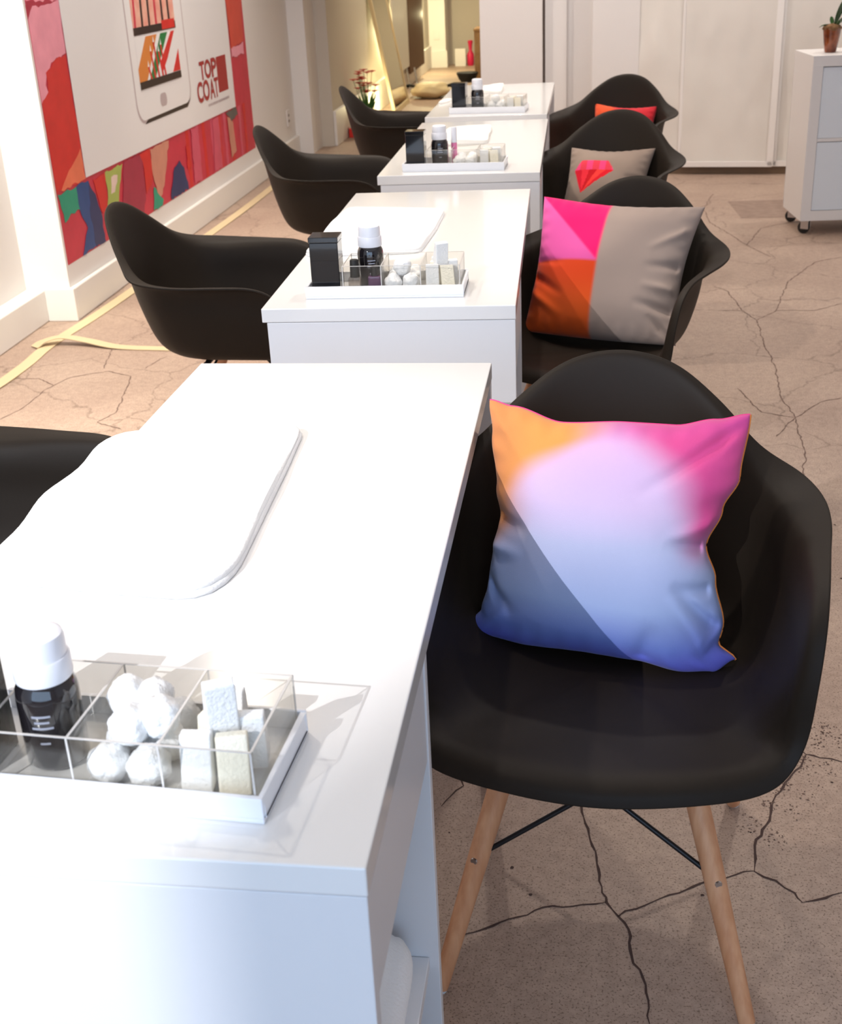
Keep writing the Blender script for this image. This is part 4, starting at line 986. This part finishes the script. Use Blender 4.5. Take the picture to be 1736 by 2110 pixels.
# ------------------------------------------------------------------ things in the passage
def slab_between(P0, P1, P2, P3, th, inward):
    P = [Vector(p) for p in (P0, P1, P2, P3)]; q = [p+Vector(inward)*th for p in P]
    return MB().add([tuple(v) for v in P+q], [(0, 1, 2, 3), (7, 6, 5, 4), (0, 4, 5, 1), (1, 5, 6, 2), (2, 6, 7, 3), (3, 7, 4, 0)])
ml = thing('leaning_mirror', 'cream-framed mirror leaning on the passage wall behind the flowers', 'mirror', (-1.74, 12.0, 0))
lean = math.atan2(-.205, 1.15)
for nm_, bx_, mt_ in [('frame', MB().box(-.03, 0, 0, .045, 0, 1.16).box(-.03, 0, .95, 1.0, 0, 1.16).box(-.03, 0, .045, .95, 0, .045).box(-.03, 0, .045, .95, 1.115, 1.16), 'frame'),
                      ('mirror_glass', MB().box(-.02, -.008, .046, .949, .046, 1.114), 'mirror')]:
    bx_.build(nm_, M[mt_], ml, rot=(0, lean, 0), bevel=(.003 if nm_ == 'frame' else 0))
db = thing('standing_board', 'tall pale and brown board on two slim legs beyond the mirror', 'board', (-1.86, 13.1, 0))
MB().box(-.06, -.03, 0, 1.15, .24, 2.2).build('pale_face', M['board'], db, bevel=.01)
MB().box(-.055, -.025, 1.155, 2.5, .16, 2.2).build('brown_face', M['board_brown'], db, bevel=.004)
for lx, ly in ((.0, .93), (.085, .93)): MB().tube([(lx, ly, 0), (lx-.015, ly, .1), (lx-.035, ly, .25)], .010, 10).build('leg', M['steel'], db, smooth=True)
# flowers
fp = thing('flower_pot', 'pot of pink and red flowers with green leaves beside the mirror', 'flowers', (-1.80, 10.72, 0))
MB().lathe([(0, 0), (.05, 0), (.065, .12), (.068, .13), (.06, .13), (0, .115)], n=28).build('pot', M['frame'], fp, smooth=True, autosmooth=40)
rnd = random.Random(9); lv = MB()
for k in range(34):
    a = rnd.uniform(0, 2*PI); leaf(lv, (0, 0, .11), (math.cos(a)*.5, math.sin(a)*.5, 1.1), rnd.uniform(.14, .30), .034, .15)
tag(lv.build('foliage', M['leaf2'], fp, smooth=True), kind='stuff')
st = MB(); heads = []
for k in range(18):
    a = rnd.uniform(0, 2*PI); rr = rnd.uniform(.02, .12); h = rnd.uniform(.33, .50)
    tip = Vector((rr*math.cos(a)-.02, rr*math.sin(a), h)); st.tube([(0, 0, .11), (tip.x*.5, tip.y*.5, h*.6), tip], .0022, 6); heads.append((tip, 'petal' if k % 4 else 'petal_red'))
st.build('stems', M['leaf2'], fp)
for k, (tip, m_) in enumerate(heads):
    pm = MB()
    for q in range(6):
        a = q*PI/3; leaf(pm, tuple(tip), (math.cos(a), math.sin(a), .7), .046, .034, .3, n=5)
    pm.build('flower_head', M[m_], fp, smooth=True)
for x, y, hh, m_, lab in [(-1.905, 10.56, .072, 'pot_red', 'small bright red box on the floor below the flowers, left one'), (-1.82, 10.95, .07, 'pot_red', 'small red box on the floor half hidden behind the third chair, right one')]:
    bt = thing('red_box', lab, 'box', (x, y, 0), .2, 'red boxes by the flowers')
    MB().box(-.036, .036, -.036, .036, 0, hh).build('box_body', M[m_], bt, bevel=.003)
    lm = MB(); leaf(lm, (0, 0, hh), (.8, .2, .6), .12, .02, .3); leaf(lm, (0, 0, hh), (.5, .6, .7), .10, .02, .3); lm.build('leaf', M['leaf'], bt, smooth=True)
# bag-like dark object on the floor
bg = thing('floor_cushion', 'beige pouf with black rim lying on the passage floor', 'pouf', (-1.56, 13.35, 0))
blob(.20, 2.2, .42).build('pouf_body', M['frame'], bg, smooth=True, loc=(0, 0, .075))
rim = MB(); ring = [(.24*math.cos(a), .20*math.sin(a), .10+.03*math.cos(2*a)) for a in [PI*(k-1)/14 for k in range(17)]]
rim.tube(ring, .016, 8, cap=False).build('rim', M['black_matte'], bg, smooth=True)
MB().tube([(.2, .1, .10), (.34, .25, .05), (.42, .35, .02), (.52, .4, .013)], .013, 8).build('strap', M['black_matte'], bg, smooth=True)
# far end
tag(B(-1.645, -1.505, 16.95, 17.05, 0, .215).build('white_box', M['cab_white'], bevel=.003), 'small white box standing on the floor at the passage end', 'box')
tag(MB().lathe([(0, 0), (.035, 0), (.045, .04), (.045, .14), (.02, .19), (.026, .25), (.036, .30), (.026, .31), (0, .30)], -1.445, 17.0, 24).build('vase', M['vase_pink'], smooth=True, autosmooth=40), 'magenta vase on the floor at the passage end', 'vase')
wc = thing('wooden_cabinet', 'light wood cabinet edge peeking out beside the partition', 'cabinet', (-1.065, 13.0, 0))
MB().box(0, .38, 0, .4, 0.02, .65).build('carcass', M['oak'], wc, bevel=.004)
MB().box(-.006, .386, -.006, .406, .6505, .675).build('cabinet_top', M['oak'], wc, bevel=.003)
sl = thing('stool', 'dark round low stool beside the wooden cabinet', 'stool', (-1.12, 12.75, 0))
MB().lathe([(0, .20), (.06, .20), (.085, .23), (.105, .275), (.11, .29), (.10, .295), (0, .29)], n=28).build('seat', M['black_matte'], sl, smooth=True, autosmooth=40)
for k in range(3):
    a = 2*PI*k/3+.4; MB().tube([(.05*math.cos(a), .05*math.sin(a), .20), (.10*math.cos(a), .10*math.sin(a), .009)], .009, 8).build('leg', M['oak'], sl, smooth=True)

# unseen plate added beside the key spotlight to cut its shade edge
az = math.radians(32.4); dv = Vector((math.sin(az), math.cos(az), 0)); rt = Vector((math.cos(az), -math.sin(az), 0))
a0 = KEY+dv*.34
plate = MB().add([tuple(a0+Vector((0, 0, -.45))), tuple(a0+rt*.30+Vector((0, 0, -.45))), tuple(a0+rt*.30+Vector((0, 0, .15))), tuple(a0+Vector((0, 0, .15))),
                  tuple(a0+dv*.004+Vector((0, 0, -.45))), tuple(a0+rt*.30+dv*.004+Vector((0, 0, -.45))), tuple(a0+rt*.30+dv*.004+Vector((0, 0, .15))), tuple(a0+dv*.004+Vector((0, 0, .15)))],
                 [(0, 1, 2, 3), (7, 6, 5, 4), (0, 4, 5, 1), (1, 5, 6, 2), (2, 6, 7, 3), (3, 7, 4, 0)])
struct(plate.build('spot_blocker', M['black_matte']))
